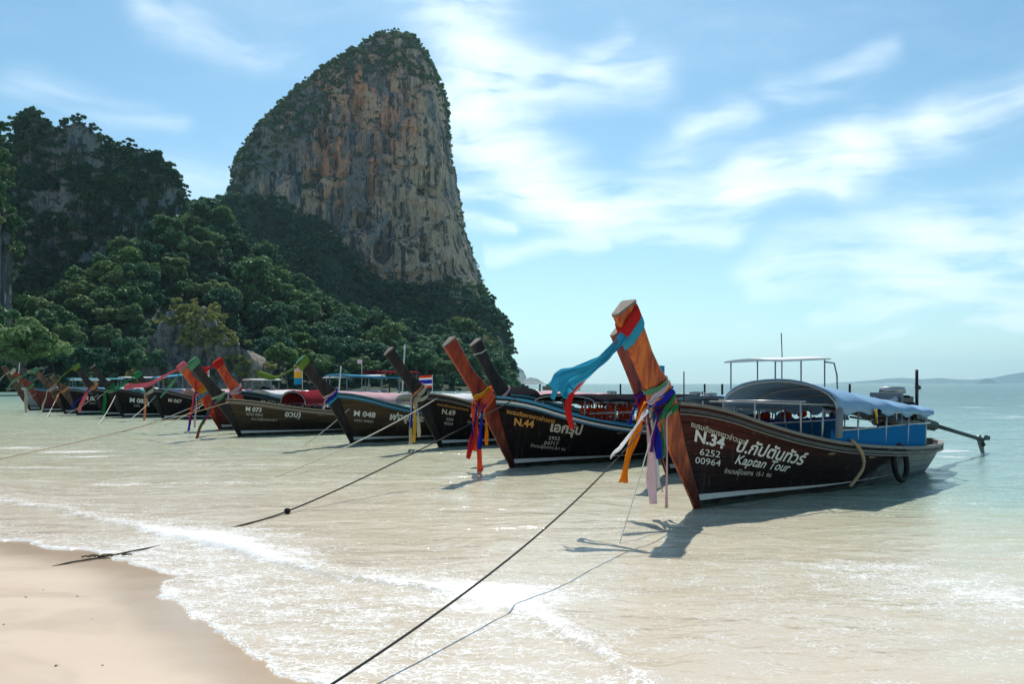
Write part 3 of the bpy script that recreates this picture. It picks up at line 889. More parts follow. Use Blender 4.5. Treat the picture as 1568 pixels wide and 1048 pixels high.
# the ones that stand out
SPEC = [(40, 545, 118, 6.2, 'mix', 'large round bushy beach tree at the left edge of the picture'),
        (-22, 520, 125, 6.0, 'mix', 'tall green tree partly cut by the left edge beside the round beach tree'),
        (180, 470, 190, 6.4, 'mix', 'broad green tree standing tallest above the beach forest at the left'),
        (130, 560, 135, 3.8, 'dark', 'dark tree just right of the large round beach tree'),
        (225, 560, 140, 3.4, 'dark', 'dark tree between the beach forest and the grey outcrop'),
        (330, 350, 246, 6.6, 'mix', 'tree on the saddle between the left massif and the tall cliff'),
        (385, 425, 220, 6.4, 'mix', 'pale topped tree halfway up the low hill below the saddle'),
        (450, 470, 235, 5.2, 'lime', 'bright yellow-green tree on the right flank of the low hill'),
        (430, 550, 160, 3.6, 'lime', 'bright green bushy tree behind the green-capped prow'),
        (722, 512, 282, 5.6, 'lime', 'olive tree on the outcrop at the foot of the tall cliff'),
        (700, 500, 285, 3.6, 'lime', 'small olive tree left of the one on the cliff foot outcrop')]
for px_, py_, Y_, R, k, lb in SPEC:
    p = at(px_, py_, Y_)
    tree(p.x, p.y, p.z - 1.32 * R, R, k, lb, None)

# ---- far islands fading in the haze
def island(name, sky, Y, depth, label):
    h = hill(name, sky, Y, Y - depth, M_ROCK3 if Y < 5000 else M_FLOOR, label, .6, Y * .003, 120, 24, fsc=260.0 / Y, Yb=Y + depth)


island('island', [(776, 592), (780, 572), (785, 564), (793, 562), (801, 567), (806, 578), (808, 592)], 3600, 140, 'steep rock dome island beyond the tall cliff')
island('island', [(796, 592), (803, 582), (812, 578), (822, 580), (832, 586), (842, 592)], 3300, 120, 'low wooded islet right of the rock dome')
island('islands', [(1230, 590), (1290, 587), (1330, 584), (1360, 580), (1380, 579), (1410, 581), (1440, 579), (1462, 581), (1490, 582), (1520, 579), (1545, 574), (1570, 570), (1620, 566), (1700, 578), (1800, 590)], 13600, 500, 'pale blue line of far hills on the right horizon')
island('islet', [(1500, 590), (1506, 584), (1512, 580), (1519, 583), (1526, 590)], 9500, 200, 'tiny pointed islet on the right horizon')

# ================================================================== BOATS
class MB:
    def __init__(s): s.v = []; s.f = []; s.mi = []; s.k = 0

    def add(s, V, Q):
        o = len(s.v); s.v += [tuple(map(float, p)) for p in V]
        s.f += [tuple(i + o for i in q) for q in Q]; s.mi += [s.k] * len(Q)
        return s

    def box(s, c, size, R=None):
        V = []
        for x in (-.5, .5):
            for y in (-.5, .5):
                for z in (-.5, .5):
                    p = Vector((x * size[0], y * size[1], z * size[2]))
                    if R is not None: p = R @ p
                    V.append(p + Vector(c))
        return s.add(V, [(0, 1, 3, 2), (4, 6, 7, 5), (0, 4, 5, 1), (2, 3, 7, 6), (0, 2, 6, 4), (1, 5, 7, 3)])

    def tube(s, pts, r, n=6, cap=True, squash=1.0):
        pts = [Vector(p) for p in pts]
        rs = r if isinstance(r, (list, tuple)) else [r] * len(pts)
        V = []
        up = Vector((0, 0, 1))
        for i, p in enumerate(pts):
            d = (pts[min(i + 1, len(pts) - 1)] - pts[max(i - 1, 0)]).normalized()
            a = d.cross(up)
            if a.length < .05: a = d.cross(Vector((1, 0, 0)))
            a.normalize(); b = a.cross(d)
            for k in range(n):
                t_ = 2 * PI * k / n
                V.append(p + (a * math.cos(t_) + b * math.sin(t_) * squash) * rs[i])
        Q = [tuple(map(int, q)) for q in gridq(len(pts), n, True)]
        if cap: Q += [tuple(range(n))[::-1], tuple((len(pts) - 1) * n + k for k in range(n))]
        return s.add(V, Q)

    def cloth(s, pts, sides, th=.004, nx=9, seed=0):
        """soft strip: folds and creases run along it"""
        V = []; n = len(pts); rg_ = random.Random(seed)
        fa = [rg_.uniform(.10, .26) for _ in range(3)]; fp = [rg_.uniform(0, 6.3) for _ in range(3)]
        for layer in (1, -1):
            for i, (p, sd_) in enumerate(zip(pts, sides)):
                p, sd_ = Vector(p), Vector(sd_)
                d = Vector(pts[min(i + 1, n - 1)]) - Vector(pts[max(i - 1, 0)])
                nr_ = d.cross(sd_); nr_ = nr_.normalized() if nr_.length > 1e-6 else Vector((0, 1, 0))
                g = i / (n - 1); W = sd_.length
                for j in range(nx):
                    q = -1 + 2 * j / (nx - 1)
                    f_ = fa[0] * math.sin(4.2 * q + fp[0] + 2.2 * g) + fa[1] * math.sin(7.5 * q + fp[1] - 3 * g) + .5 * fa[2] * math.sin(13 * g + 3 * q + fp[2])
                    e_ = 1 + (.07 * math.sin(23 * g + fp[1]) if abs(q) == 1 else 0)
                    V.append(p + sd_ * q * (1 - .12 * abs(f_)) * e_ + nr_ * (f_ * W * .95 + layer * th * .5))
        m_ = n * nx; Q = [tuple(map(int, q)) for q in gridq(n, nx)]
        E = []
        for i in range(n - 1):
            a, b_ = i * nx, (i + 1) * nx
            E.append((a, b_, b_ + m_, a + m_)); a += nx - 1; b_ += nx - 1; E.append((b_, a, a + m_, b_ + m_))
        for j in range(nx - 1):
            E.append((j, j + m_, j + 1 + m_, j + 1)); a = (n - 1) * nx + j; E.append((a + 1, a + 1 + m_, a + m_, a))
        return s.add(V, Q + [tuple(i + m_ for i in q[::-1]) for q in Q] + E)

    def strip(s, pts, sides, th=.006):
        """cloth strip along pts, half width vectors in sides"""
        V = []
        n = len(pts)
        for i, (p, sd_) in enumerate(zip(pts, sides)):
            p, sd_ = Vector(p), Vector(sd_)
            d = Vector(pts[min(i + 1, n - 1)]) - Vector(pts[max(i - 1, 0)])
            nr_ = d.cross(sd_); nr_ = nr_.normalized() * th if nr_.length > 1e-6 else Vector((0, th, 0))
            V += [p - sd_ + nr_, p + nr_ * 1.6, p + sd_ + nr_, p + sd_ - nr_, p - nr_ * .4, p - sd_ - nr_]
        Q = [tuple(map(int, q)) for q in gridq(n, 6, True)]
        Q += [(0, 1, 2, 3, 4, 5)[::-1], tuple((n - 1) * 6 + k for k in range(6))]
        return s.add(V, Q)

    def build(s, name, mat, parent=None, smooth=True, bevel=0):
        me = bpy.data.meshes.new(name); me.from_pydata(s.v, [], s.f)
        me.polygons.foreach_set('use_smooth', [smooth] * len(s.f))
        for m_ in (mat if isinstance(mat, (list, tuple)) else [mat]): me.materials.append(m_)
        me.polygons.foreach_set('material_index', s.mi)
        o_ = link(name, me, parent)
        if bevel:
            b_ = o_.modifiers.new('bevel', 'BEVEL'); b_.width = bevel; b_.segments = 2; b_.limit_method = 'ANGLE'
        return o_


def paint(name, col, rough=.5, wear=.25, worn=(.30, .27, .22), sc=6.0, spec=.5, metal=0):
    m_, t_, b_ = bsdf(name)
    oc = ocoord(t_)
    n_ = t_.noise(t_.mapping(oc, (1, 3, 3)), sc, 5, .65)
    n2_ = t_.noise(oc, sc * 5, 3, .6)
    c_ = t_.mix(t_.map(n_, .50, .72, 0, wear), (*col, 1), (*worn, 1))
    c_ = t_.mix(t_.map(n2_, .4, .7, 0, .22), c_, tuple([x * .6 for x in col]) + (1,))
    t_.put(b_.inputs['Base Color'], c_); t_.put(b_.inputs['Roughness'], t_.map(n_, .3, .7, rough * .8, min(1, rough * 1.25)))
    b_.inputs['Specular IOR Level'].default_value = spec; b_.inputs['Metallic'].default_value = metal
    t_.put(b_.inputs['Normal'], bump(t_, n_, .12, .01))
    return m_


def cloth_mat(name, col, trans=.35):
    m_ = bpy.data.materials.new(name); m_.use_nodes = True
    t_ = NT(m_.node_tree); t_.n.clear()
    oc = ocoord(t_)
    c_ = t_.mix(t_.map(t_.noise(oc, 9, 4, .6), .35, .7, 0, .3), (*col, 1), tuple([x * .72 + .01 for x in col]) + (1,))
    d = t_.new('ShaderNodeBsdfDiffuse'); t_.put(d.inputs[0], c_)
    tl = t_.new('ShaderNodeBsdfTranslucent'); t_.put(tl.inputs[0], c_)
    nn_ = bump(t_, t_.noise(t_.mapping(oc, (14, 14, 3)), 2.0, 3, .6), .4, .02)
    t_.put(d.inputs['Normal'], nn_)
    a = t_.new('ShaderNodeMixShader'); a.inputs[0].default_value = trans
    t_.l.new(d.outputs[0], a.inputs[1]); t_.l.new(tl.outputs[0], a.inputs[2])
    mo_ = t_.new('ShaderNodeOutputMaterial'); t_.l.new(a.outputs[0], mo_.inputs[0])
    return m_


def hull_mat(name, low, high, split=(.25, .75), stern=None, rough=.33, grime=.3, spec=.5):
    """planked hull: near-black below, reddish or brown wood above, bleached where weather wore it"""
    m_, t_, b_ = bsdf(name)
    oc = ocoord(t_); sp_ = t_.new('ShaderNodeSeparateXYZ'); t_.put(sp_.inputs[0], oc)
    oi = t_.new('ShaderNodeObjectInfo')
    str_ = t_.noise(t_.mapping(oc, (.9, 1, 22)), 1.4, 6, .65, .3)
    str2 = t_.noise(t_.mapping(oc, (.45, 1, 7)), 1.5, 5, .6)
    f_ = t_.m('ADD', sp_.outputs[2], t_.m('MULTIPLY', t_.m('SUBTRACT', str2, .5), .9))
    c_ = t_.mix(t_.map(f_, split[0], split[1], 0, 1, True), (*low, 1), (*high, 1))
    c_ = t_.mix(t_.map(str_, .48, .70, 0, .6), c_, tuple([x * .25 for x in low]) + (1,))
    c_ = t_.mix(t_.map(str2, .55, .75, 0, grime), c_, tuple([x * 1.9 + .012 for x in high]) + (1,))
    c_ = t_.mix(t_.map(oi.outputs['Random'], 0, 1, 0, .30), c_, tuple([x * .35 for x in high]) + (1,))
    c_ = t_.mix(t_.map(t_.noise(t_.mapping(oc, (3, 3, 30)), 2, 3, .7), .64, .76, 0, .35), c_, (.12, .07, .045, 1))
    if stern is not None:
        e_ = t_.m('ADD', sp_.outputs[0], t_.m('MULTIPLY', t_.m('SUBTRACT', t_.noise(t_.mapping(oc, (1, 1, 2)), 2.2, 5, .7), .5), 3.2))
        e_ = t_.m('SUBTRACT', e_, t_.m('MULTIPLY', sp_.outputs[2], 1.1))
        c_ = t_.mix(t_.map(e_, stern[0], stern[1], 0, .92, True), c_, t_.mix(str_, (.12, .145, .14, 1), (.34, .37, .35, 1)))
    # scum and salt above the waterline, chipped spots
    wl_ = t_.m('ADD', sp_.outputs[2], t_.m('MULTIPLY', t_.m('SUBTRACT', t_.noise(oc, 3.5, 4, .65), .5), .22))
    c_ = t_.mix(t_.m('MULTIPLY', t_.map(wl_, .10, .02, 0, .6, True), 1.0), c_, (.085, .095, .065, 1))
    chip = t_.noise(t_.mapping(oc, (2.2, 2.2, 7)), 3.0, 6, .72)
    c_ = t_.mix(t_.map(chip, .64, .69, 0, .6), c_, (.17, .105, .07, 1))
    sal_ = t_.noise(t_.mapping(oc, (7, 7, .8)), 1.5, 4, .6)
    c_ = t_.mix(t_.map(sal_, .58, .75, 0, .20), c_, (.22, .20, .17, 1))
    t_.put(b_.inputs['Base Color'], c_)
    t_.put(b_.inputs['Roughness'], t_.map(str_, .3, .7, rough, rough + .28)); b_.inputs['Specular IOR Level'].default_value = spec
    t_.put(b_.inputs['Normal'], bump(t_, t_.m('ADD', str_, t_.m('MULTIPLY', str2, .6)), .35, .012))
    return m_


def prow_mat(name, c1, c2, c3, rough=.28):
    m_, t_, b_ = bsdf(name)
    oc = ocoord(t_)
    # grain runs up the timber
    g_ = t_.noise(t_.mapping(oc, (9, 9, 1.1), rot=(0, -.6, 0)), 1.6, 6, .65, .8)
    g2_ = t_.noise(t_.mapping(oc, (2.2, 2.2, .7), rot=(0, -.6, 0)), 1.5, 4, .6)
    c_ = t_.ramp(t_.m('ADD', t_.m('MULTIPLY', g_, .65), t_.m('MULTIPLY', g2_, .40)), [(.38, c1), (.50, c2), (.64, c3)])
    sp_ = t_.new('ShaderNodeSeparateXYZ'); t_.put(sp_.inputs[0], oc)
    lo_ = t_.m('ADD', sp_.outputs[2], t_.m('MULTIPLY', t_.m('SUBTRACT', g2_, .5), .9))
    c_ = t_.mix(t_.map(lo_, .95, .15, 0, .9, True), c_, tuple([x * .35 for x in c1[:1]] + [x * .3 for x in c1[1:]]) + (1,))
    t_.put(b_.inputs['Base Color'], c_)
    t_.put(b_.inputs['Roughness'], t_.map(g_, .3, .7, rough, rough + .15))
    b_.inputs['Coat Weight'].default_value = .10; b_.inputs['Coat Roughness'].default_value = .25; b_.inputs['Specular IOR Level'].default_value = .28
    t_.put(b_.inputs['Normal'], bump(t_, g_, .25, .01))
    return m_


HM = {'A': hull_mat('hull_dark_red', (.006, .004, .005), (.080, .013, .008), (.45, 1.15), (3.6, 5.2), .42, .14, .16),
      'black': hull_mat('hull_black', (.004, .004, .005), (.014, .007, .007), (.3, 1.1), None, .45, .12, .14),
      'brown': hull_mat('hull_weathered', (.010, .008, .006), (.085, .055, .028), (.15, .85), None, .6, .5, .2),
      'wine': hull_mat('hull_wine', (.02, .006, .006), (.15, .020, .016), (.1, .6), None, .45, .2, .3),
      'grey': hull_mat('hull_grey', (.04, .045, .05), (.30, .32, .33), (.15, .45), None, .5)}
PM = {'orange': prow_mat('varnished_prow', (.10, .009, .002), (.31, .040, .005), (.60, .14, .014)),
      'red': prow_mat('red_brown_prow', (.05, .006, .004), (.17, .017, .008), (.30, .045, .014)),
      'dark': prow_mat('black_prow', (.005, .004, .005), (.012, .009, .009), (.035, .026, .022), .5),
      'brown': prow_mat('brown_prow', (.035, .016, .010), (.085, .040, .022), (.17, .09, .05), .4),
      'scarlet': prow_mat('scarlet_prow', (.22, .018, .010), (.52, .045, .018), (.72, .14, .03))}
M_END = paint('bleached_end_grain', (.17, .135, .11), .8, .5, (.20, .17, .14), 10)
M_RAIL = paint('grey_rail', (.17, .15, .125), .55, .6, (.30, .28, .25), 5)
M_RAIL_D = paint('dark_rail', (.03, .026, .024), .45, .4, (.16, .14, .12), 5)
M_CYAN = paint('cyan_rail', (.055, .30, .46), .45, .3, (.25, .36, .40), 5)
M_TEAL = paint('teal_rail', (.03, .16, .20), .5, .4, (.18, .25, .26), 5)
M_WHITE = paint('white_paint', (.72, .71, .66), .45, .3, (.45, .42, .36), 7)
M_STRIPE = paint('white_stripe', (.66, .65, .60), .5, .45, (.28, .25, .2), 5)
M_PALE = paint('pale_wood', (.34, .27, .19), .7, .4, (.2, .17, .13), 6)
M_DECK = paint('deck_wood', (.22, .15, .09), .65, .5, (.12, .09, .06), 5)
M_INNER = paint('inner_wood', (.10, .065, .04), .7, .5, (.2, .16, .12), 5)
M_STEEL = paint('steel_pipe', (.42, .43, .43), .35, .35, (.22, .15, .10), 9, .5, .55)
M_GREYPIPE = paint('painted_pipe', (.22, .26, .28), .5, .35, (.3, .28, .25), 9)
M_IRON = paint('engine_black', (.018, .019, .021), .4, .35, (.10, .07, .05), 9, .5, .3)
M_ENG2 = paint('engine_grey', (.14, .17, .19), .4, .4, (.06, .05, .05), 14, .5, .4)
M_RUBBER = paint('tyre_rubber', (.012, .012, .013), .75, .3, (.05, .045, .04), 9, .3)
M_SHAFT = paint('shaft_green', (.010, .028, .030), .6, .25, (.06, .06, .05), 9, .2)
M_ROPE_T = paint('rope_tan', (.42, .30, .17), .9, .4, (.25, .19, .12), 20, .1)
M_ROPE_D = paint('rope_dark', (.045, .045, .042), .9, .35, (.16, .14, .11), 12, .1)
M_ROPE_W = paint('rope_white', (.58, .55, .46), .9, .4, (.34, .30, .22), 20, .1)
M_LET = {'white': paint('sign_white', (.78, .76, .68), .6, .45, (.26, .20, .15), 16), 'orange': paint('sign_orange', (.72, .33, .06), .6, .3, (.35, .2, .1), 22),
         'cream': paint('sign_cream', (.62, .56, .44), .6, .3, (.3, .25, .2), 22)}
CM = {}
for nm, c in dict(tarp_blue=(.27, .44, .62), tarp_grey=(.22, .25, .28), tarp_pink=(.62, .40, .42), tarp_white=(.70, .70, .70), tarp_black=(.020, .018, .022), tarp_cyan=(.12, .42, .62),
                  tarp_maroon=(.22, .025, .035), tarp_teal=(.16, .42, .46), navy=(.012, .022, .085), skirt_blue=(.015, .16, .38), red=(.62, .03, .03), pink=(.85, .22, .25), cyan=(.05, .42, .60),
                  green=(.035, .28, .10), olive=(.20, .30, .06), orange=(.85, .28, .02), coral=(.90, .16, .07), blue=(.03, .04, .45), white=(.80, .80, .80), rose=(.82, .55, .58), purple=(.16, .03, .30),
                  yellow=(.80, .55, .08), cream=(.66, .60, .46), black=(.012, .012, .014), peach=(.78, .36, .16), mint=(.15, .36, .20), vest=(.78, .07, .02), palepink=(.78, .62, .66)).items():
    CM[nm] = cloth_mat('cloth_' + nm, c, .12 if nm.startswith(('tarp', 'navy', 'skirt')) else .35)


class Shape:
    """hull form; x runs from the bow aft, -y is the side seen from the beach"""
    def __init__(s, L=8.3, pw=.76, sheer=None, beam=.92, neck=(-.80, 1.32), tip=(-1.65, 2.40), z0=0):
        s.pw = pw; s.L = L; s.beam = beam; s.neck = neck; s.tip = tip
        s.sheer = sheer or [(0, 1.43), (.6, 1.22), (1.2, 1.05), (2.1, .86), (3.2, .72), (4.8, .60), (6.5, .52), (7.8, .52), (8.6, .58)]
        s.z0 = z0

    def zs(s, x):
        # smooth the sheer line
        X_ = [p[0] for p in s.sheer]; Y_ = [p[1] for p in s.sheer]
        return sum(np.interp(x + d, X_, Y_) for d in (-.5, -.25, 0, .25, .5)) / 5

    def zk(s, u): return -.42 + .34 * max(0, (u - .82) / .18) ** 2

    def B(s, u):
        return float(np.interp(u, [0, .04, .1, .18, .28, .4, .55, .7, .82, .9, .96, 1], [.045, .17, .36, .58, .79, .94, 1.0, .98, .90, .78, .60, .30])) * s.beam

    def stem(s, v):
        z = -.42 + (1.42 + .42) * v
        return float(np.interp(z, [-.42, 0, .7, 1.42], [.14, .06, -.20, -.45]))

    def end(s, v): return s.L - .35 * (1 - v) ** 1.5 - .2

    def P(s, u, v, off=0.0):
        x = s.stem(v) * (1 - u) + s.end(v) * u
        xr = s.stem(1) * (1 - u) + s.end(1) * u
        z = s.zk(u) + (s.zs(xr) - s.zk(u)) * v
        p_ = .85 - .42 * min(1, u / .35)
        y = s.B(u) * (v ** p_ * .94 + .06 * v * v)
        return x, -(y + off), z

    def uv(s, x, z):
        u = max(0, x / s.L); v = .6
        for _ in range(12):
            a, b_ = s.stem(v), s.end(v)
            u = min(1, max(0, (x - a) / (b_ - a)))
            xr = s.stem(1) * (1 - u) + s.end(1) * u
            v = min(1, max(0, (z - s.zk(u)) / (s.zs(xr) - s.zk(u))))
        return u, v


TXT_CACHE = {}


def lettering(shape, parent, text, x0, z0, size, slope, matl, shear=0.0, squeeze=1.0, bold=0.0, name='lettering'):
    cu = bpy.data.curves.new('lettering', 'FONT'); cu.body = text; cu.size = size; cu.shear = shear; cu.offset = bold * size; cu.resolution_u = 3
    tmp = bpy.data.objects.new('lettering', cu); COL.objects.link(tmp)
    dg = bpy.context.evaluated_depsgraph_get(); dg.update()
    me = bpy.data.meshes.new_from_object(tmp.evaluated_get(dg))
    bpy.data.objects.remove(tmp)
    for v_ in me.vertices:
        tx, ty = v_.co.x * squeeze, v_.co.y
        x = x0 + tx; z = z0 + slope * tx + ty
        u, vv = shape.uv(x, z)
        px_, py_, pz_ = shape.P(u, vv, .016)
        v_.co = (x, py_, z)
    me.materials.clear(); me.materials.append(matl)
    return link(name, me, parent)


PROW_SEC = [(-.5, .16), (-.5, -.16), (-.44, -.22), (.40, -.5), (.5, -.42), (.5, .42), (.40, .5), (-.44, .22)]


def prow_geo(sh):
    nk, tp = Vector((sh.neck[0], 0, sh.neck[1])), Vector((sh.tip[0], 0, sh.tip[1]))
    d = (tp - nk).normalized()
    fr = [Vector((.10, 0, -.38)), Vector((0, 0, 0)), Vector((nk.x * .52, 0, .68)), nk, nk + (tp - nk) * .45 + Vector((.03, 0, -.02)), tp]
    wd = [.12, .12, .27 * (.4 + .6 * sh.pw), .48 * (.4 + .6 * sh.pw), .34 * sh.pw, .39 * sh.pw]
    wy = [.09, .10, .14, .185 * (.3 + .7 * sh.pw), .19 * sh.pw, .25 * sh.pw]
    return fr, wd, wy, d


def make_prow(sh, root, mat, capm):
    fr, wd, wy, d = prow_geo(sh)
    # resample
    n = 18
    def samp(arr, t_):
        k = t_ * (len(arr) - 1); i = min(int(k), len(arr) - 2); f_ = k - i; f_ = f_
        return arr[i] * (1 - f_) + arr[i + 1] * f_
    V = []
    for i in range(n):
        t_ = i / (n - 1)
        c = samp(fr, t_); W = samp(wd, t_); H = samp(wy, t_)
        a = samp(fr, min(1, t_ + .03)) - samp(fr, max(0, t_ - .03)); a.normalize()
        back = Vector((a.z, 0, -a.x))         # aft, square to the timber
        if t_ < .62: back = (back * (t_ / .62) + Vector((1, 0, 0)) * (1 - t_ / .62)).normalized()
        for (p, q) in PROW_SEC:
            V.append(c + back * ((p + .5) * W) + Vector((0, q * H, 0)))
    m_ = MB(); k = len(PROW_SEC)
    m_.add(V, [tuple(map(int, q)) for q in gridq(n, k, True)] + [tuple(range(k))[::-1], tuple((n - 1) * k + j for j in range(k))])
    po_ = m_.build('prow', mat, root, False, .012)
    # bleached end grain
    c = V[-k:]; a = (fr[-1] - fr[-2]).normalized()
    mid = sum(c, Vector()) / k
    m2_ = MB(); V2 = [mid + (p - mid) * 1.05 for p in c] + [mid + (p - mid) * 1.02 + a * .03 for p in c]
    m2_.add(V2, [tuple(map(int, q)) for q in gridq(2, k, True)] + [tuple(range(k))[::-1], tuple(k + j for j in range(k))])
    m2_.build('prow_cap', capm, root, False)
    return po_


def hull_strip(sh, v0, v1, u0, u1, nu, nv, off, th, side):
    """a strip of hull skin between v0 and v1, th thick"""
    V = []
    for layer in (0, 1):
        for i in range(nu):
            u = u0 + (u1 - u0) * (i / (nu - 1))
            for j in range(nv):
                v = v0 + (v1 - v0) * j / (nv - 1)
                x, y, z = sh.P(u, v, off - layer * th)
                if layer and y > -.004: y = -.004
                V.append((x, y * side, z))
    n = nu * nv
    V = V + V
    Q = [tuple(map(int, q)) for q in gridq(nu, nv)]
    R = [tuple(i + n for i in q[::-1]) for q in Q]
    E = []; n2 = 2 * n
    for i in range(nu - 1):
        a, b_ = i * nv + n2, (i + 1) * nv + n2
        E.append((a, a + n, b_ + n, b_)[::-1]); a += nv - 1; b_ += nv - 1
        E.append((a, a + n, b_ + n, b_))
    if side < 0: pass
    return V, Q + R + E


def rail(sh, side, off, dz, w, h, u0=0.0, u1=1.0, n=44, bendin=0.0):
    V = []
    for i in range(n):
        u = u0 + (u1 - u0) * i / (n - 1)
        x, y, z = sh.P(u, 1, off)
        y = abs(y)
        for (a, b_) in ((-w / 2, -h / 2), (w / 2, -h / 2), (w / 2, h / 2), (-w / 2, h / 2)):
            V.append((x, side * (y + a), z + dz + b_))
    return V, [tuple(map(int, q)) for q in gridq(n, 4, True)] + [(0, 1, 2, 3), tuple(4 * (n - 1) + j for j in range(4))]


def engine(root, x, z, s=1.0, detail=True, tilt=.05, shaft=4.6, seed=0, swing=0.0, body=None):
    """car engine on a swivel with its long propeller shaft, as one part with sub-parts"""
    R = Matrix.Rotation(tilt, 3, 'Y')
    def T(a, b_, c): return Vector((x, 0, z)) + R @ Vector((a * s, b_ * s, c * s))
    m_ = MB()
    m_.box(T(0, 0, 0), (.62 * s, .34 * s, .30 * s), R); m_.box(T(0, 0, .20), (.56 * s, .24 * s, .14 * s), R)
    m_.box(T(-.02, 0, -.2), (.44 * s, .30 * s, .16 * s), R); m_.box(T(.40, 0, -.02), (.22 * s, .26 * s, .26 * s), R)
    m_.box(T(.1, -.22, .05), (.30 * s, .12 * s, .18 * s), R); m_.box(T(-.15, .22, .03), (.2 * s, .12 * s, .2 * s), R)
    for k in range(4): m_.tube([T(-.2 + .13 * k, -.16, .16), T(-.2 + .13 * k, -.26, .06), T(-.2 + .13 * k, -.24, -.06)], .028 * s, 6)
    m_.tube([T(-.32, 0, .05), T(-.42, 0, .05)], .05 * s, 8)
    e_ = m_.build('engine', body or M_IRON, root, False, .012 * s)
    if detail:
        MB().tube([T(-.10, .02, .30), T(-.10, .02, .38)], [.17 * s, .16 * s], 14).build('air_filter', M_STEEL, e_)
        f_ = MB()
        for k in range(6):
            a = 2 * PI * k / 6
            f_.box(T(-.40, .13 * math.cos(a), .05 + .13 * math.sin(a)), (.015 * s, .07 * s, .22 * s), R @ Matrix.Rotation(-a + .0, 3, 'X') @ Matrix.Rotation(.4, 3, 'Z'))
        f_.build('fan', M_STEEL, e_, False)
        MB().tube([T(-.36, -.1, -.1), T(-.38, -.1, -.1)], .10 * s, 12).build('pulley', M_ENG2, e_)
        MB().box(T(-.30, .02, .10), (.05 * s, .42 * s, .40 * s), R).build('radiator', M_ENG2, e_, False, .01)
        h_ = MB(); rg = random.Random(seed)
        for k in range(5):
            a = T(rg.uniform(-.3, .3), rg.choice((-.2, .2)), rg.uniform(-.1, .3)); b2 = T(rg.uniform(-.3, .4), rg.choice((-.2, .2)), rg.uniform(-.1, .25))
            mid = (a + b2) / 2 + Vector((0, rg.choice((-.1, .1)), .12)) * s
            h_.tube([a, mid, b2], .018 * s, 5)
        h_.build('hoses', M_RUBBER, e_)
    MB().tube([T(.06, -.24, .10), T(.02, -.25, .28), T(.0, -.25, .62 if detail else .5)], .03, 8).build('exhaust_pipe', M_IRON, e_)
    # swivel post under it
    p_ = MB(); p_.tube([(x + .02, 0, .0), (x + .02, 0, z - .2 * s)], .06, 8); p_.box((x + .02, 0, z - .26 * s), (.4 * s, .3 * s, .06))
    p_.box((x, .0, z - .55), (.14, 1.1, .10))
    p_.build('swivel_mount', M_IRON, root, False)
    # tiller
    MB().tube([T(-.3, 0, -.05), T(-1.3, -.05, -.02), T(-2.35, -.1, .05)], [.03, .026, .026], 7).build('tiller', M_IRON, root)
    if shaft:
        a = T(.45, 0, -.02); dr = Vector((math.cos(.115) * math.cos(swing), math.sin(swing), -math.sin(.14)))
        sh_ = MB().tube([a, a + dr * shaft], .046, 8)
        sh_.tube([a, a + dr * 1.6], .075, 8, squash=1.25)
        sh_.tube([a + dr * .2 + Vector((0, 0, -.16)), a + dr * 1.5 + Vector((0, 0, -.10))], .03, 6)
        so_ = sh_.build('propeller_shaft', M_SHAFT, root)
        e2 = a + dr * shaft
        sk = MB()
        sk.add([e2 + Vector(v_) for v_ in ((-.35, -.01, 0), (.05, -.01, 0), (.18, -.01, -.34), (.02, -.01, -.40), (-.35, .01, 0), (.05, .01, 0), (.18, .01, -.34), (.02, .01, -.40))],
               [(0, 1, 2, 3), (7, 6, 5, 4), (0, 4, 5, 1), (1, 5, 6, 2), (2, 6, 7, 3), (3, 7, 4, 0)])
        sk.build('skeg', M_IRON, so_, False)
        pb = MB(); pb.tube([e2, e2 + dr * .16], [.05, .03], 8)
        for k in range(3):
            ang = 2 * PI * k / 3 + .5
            r_ = Vector((0, math.cos(ang), math.sin(ang))); q_ = Vector((.6, -math.sin(ang), math.cos(ang))).normalized()
            c0 = e2 + dr * .08
            pb.add([c0 + r_ * .03 - q_ * .03, c0 + r_ * .12 - q_ * .09, c0 + r_ * .19, c0 + r_ * .12 + q_ * .09, c0 + r_ * .03 + q_ * .03,
                    c0 + r_ * .03 - q_ * .03 + dr * .012, c0 + r_ * .12 - q_ * .09 + dr * .012, c0 + r_ * .19 + dr * .012, c0 + r_ * .12 + q_ * .09 + dr * .012, c0 + r_ * .03 + q_ * .03 + dr * .012],
                   [(0, 1, 2, 3, 4), (9, 8, 7, 6, 5), (0, 5, 6, 1), (1, 6, 7, 2), (2, 7, 8, 3), (3, 8, 9, 4)])
        pb.build('propeller', M_ENG2, so_)
    return e_


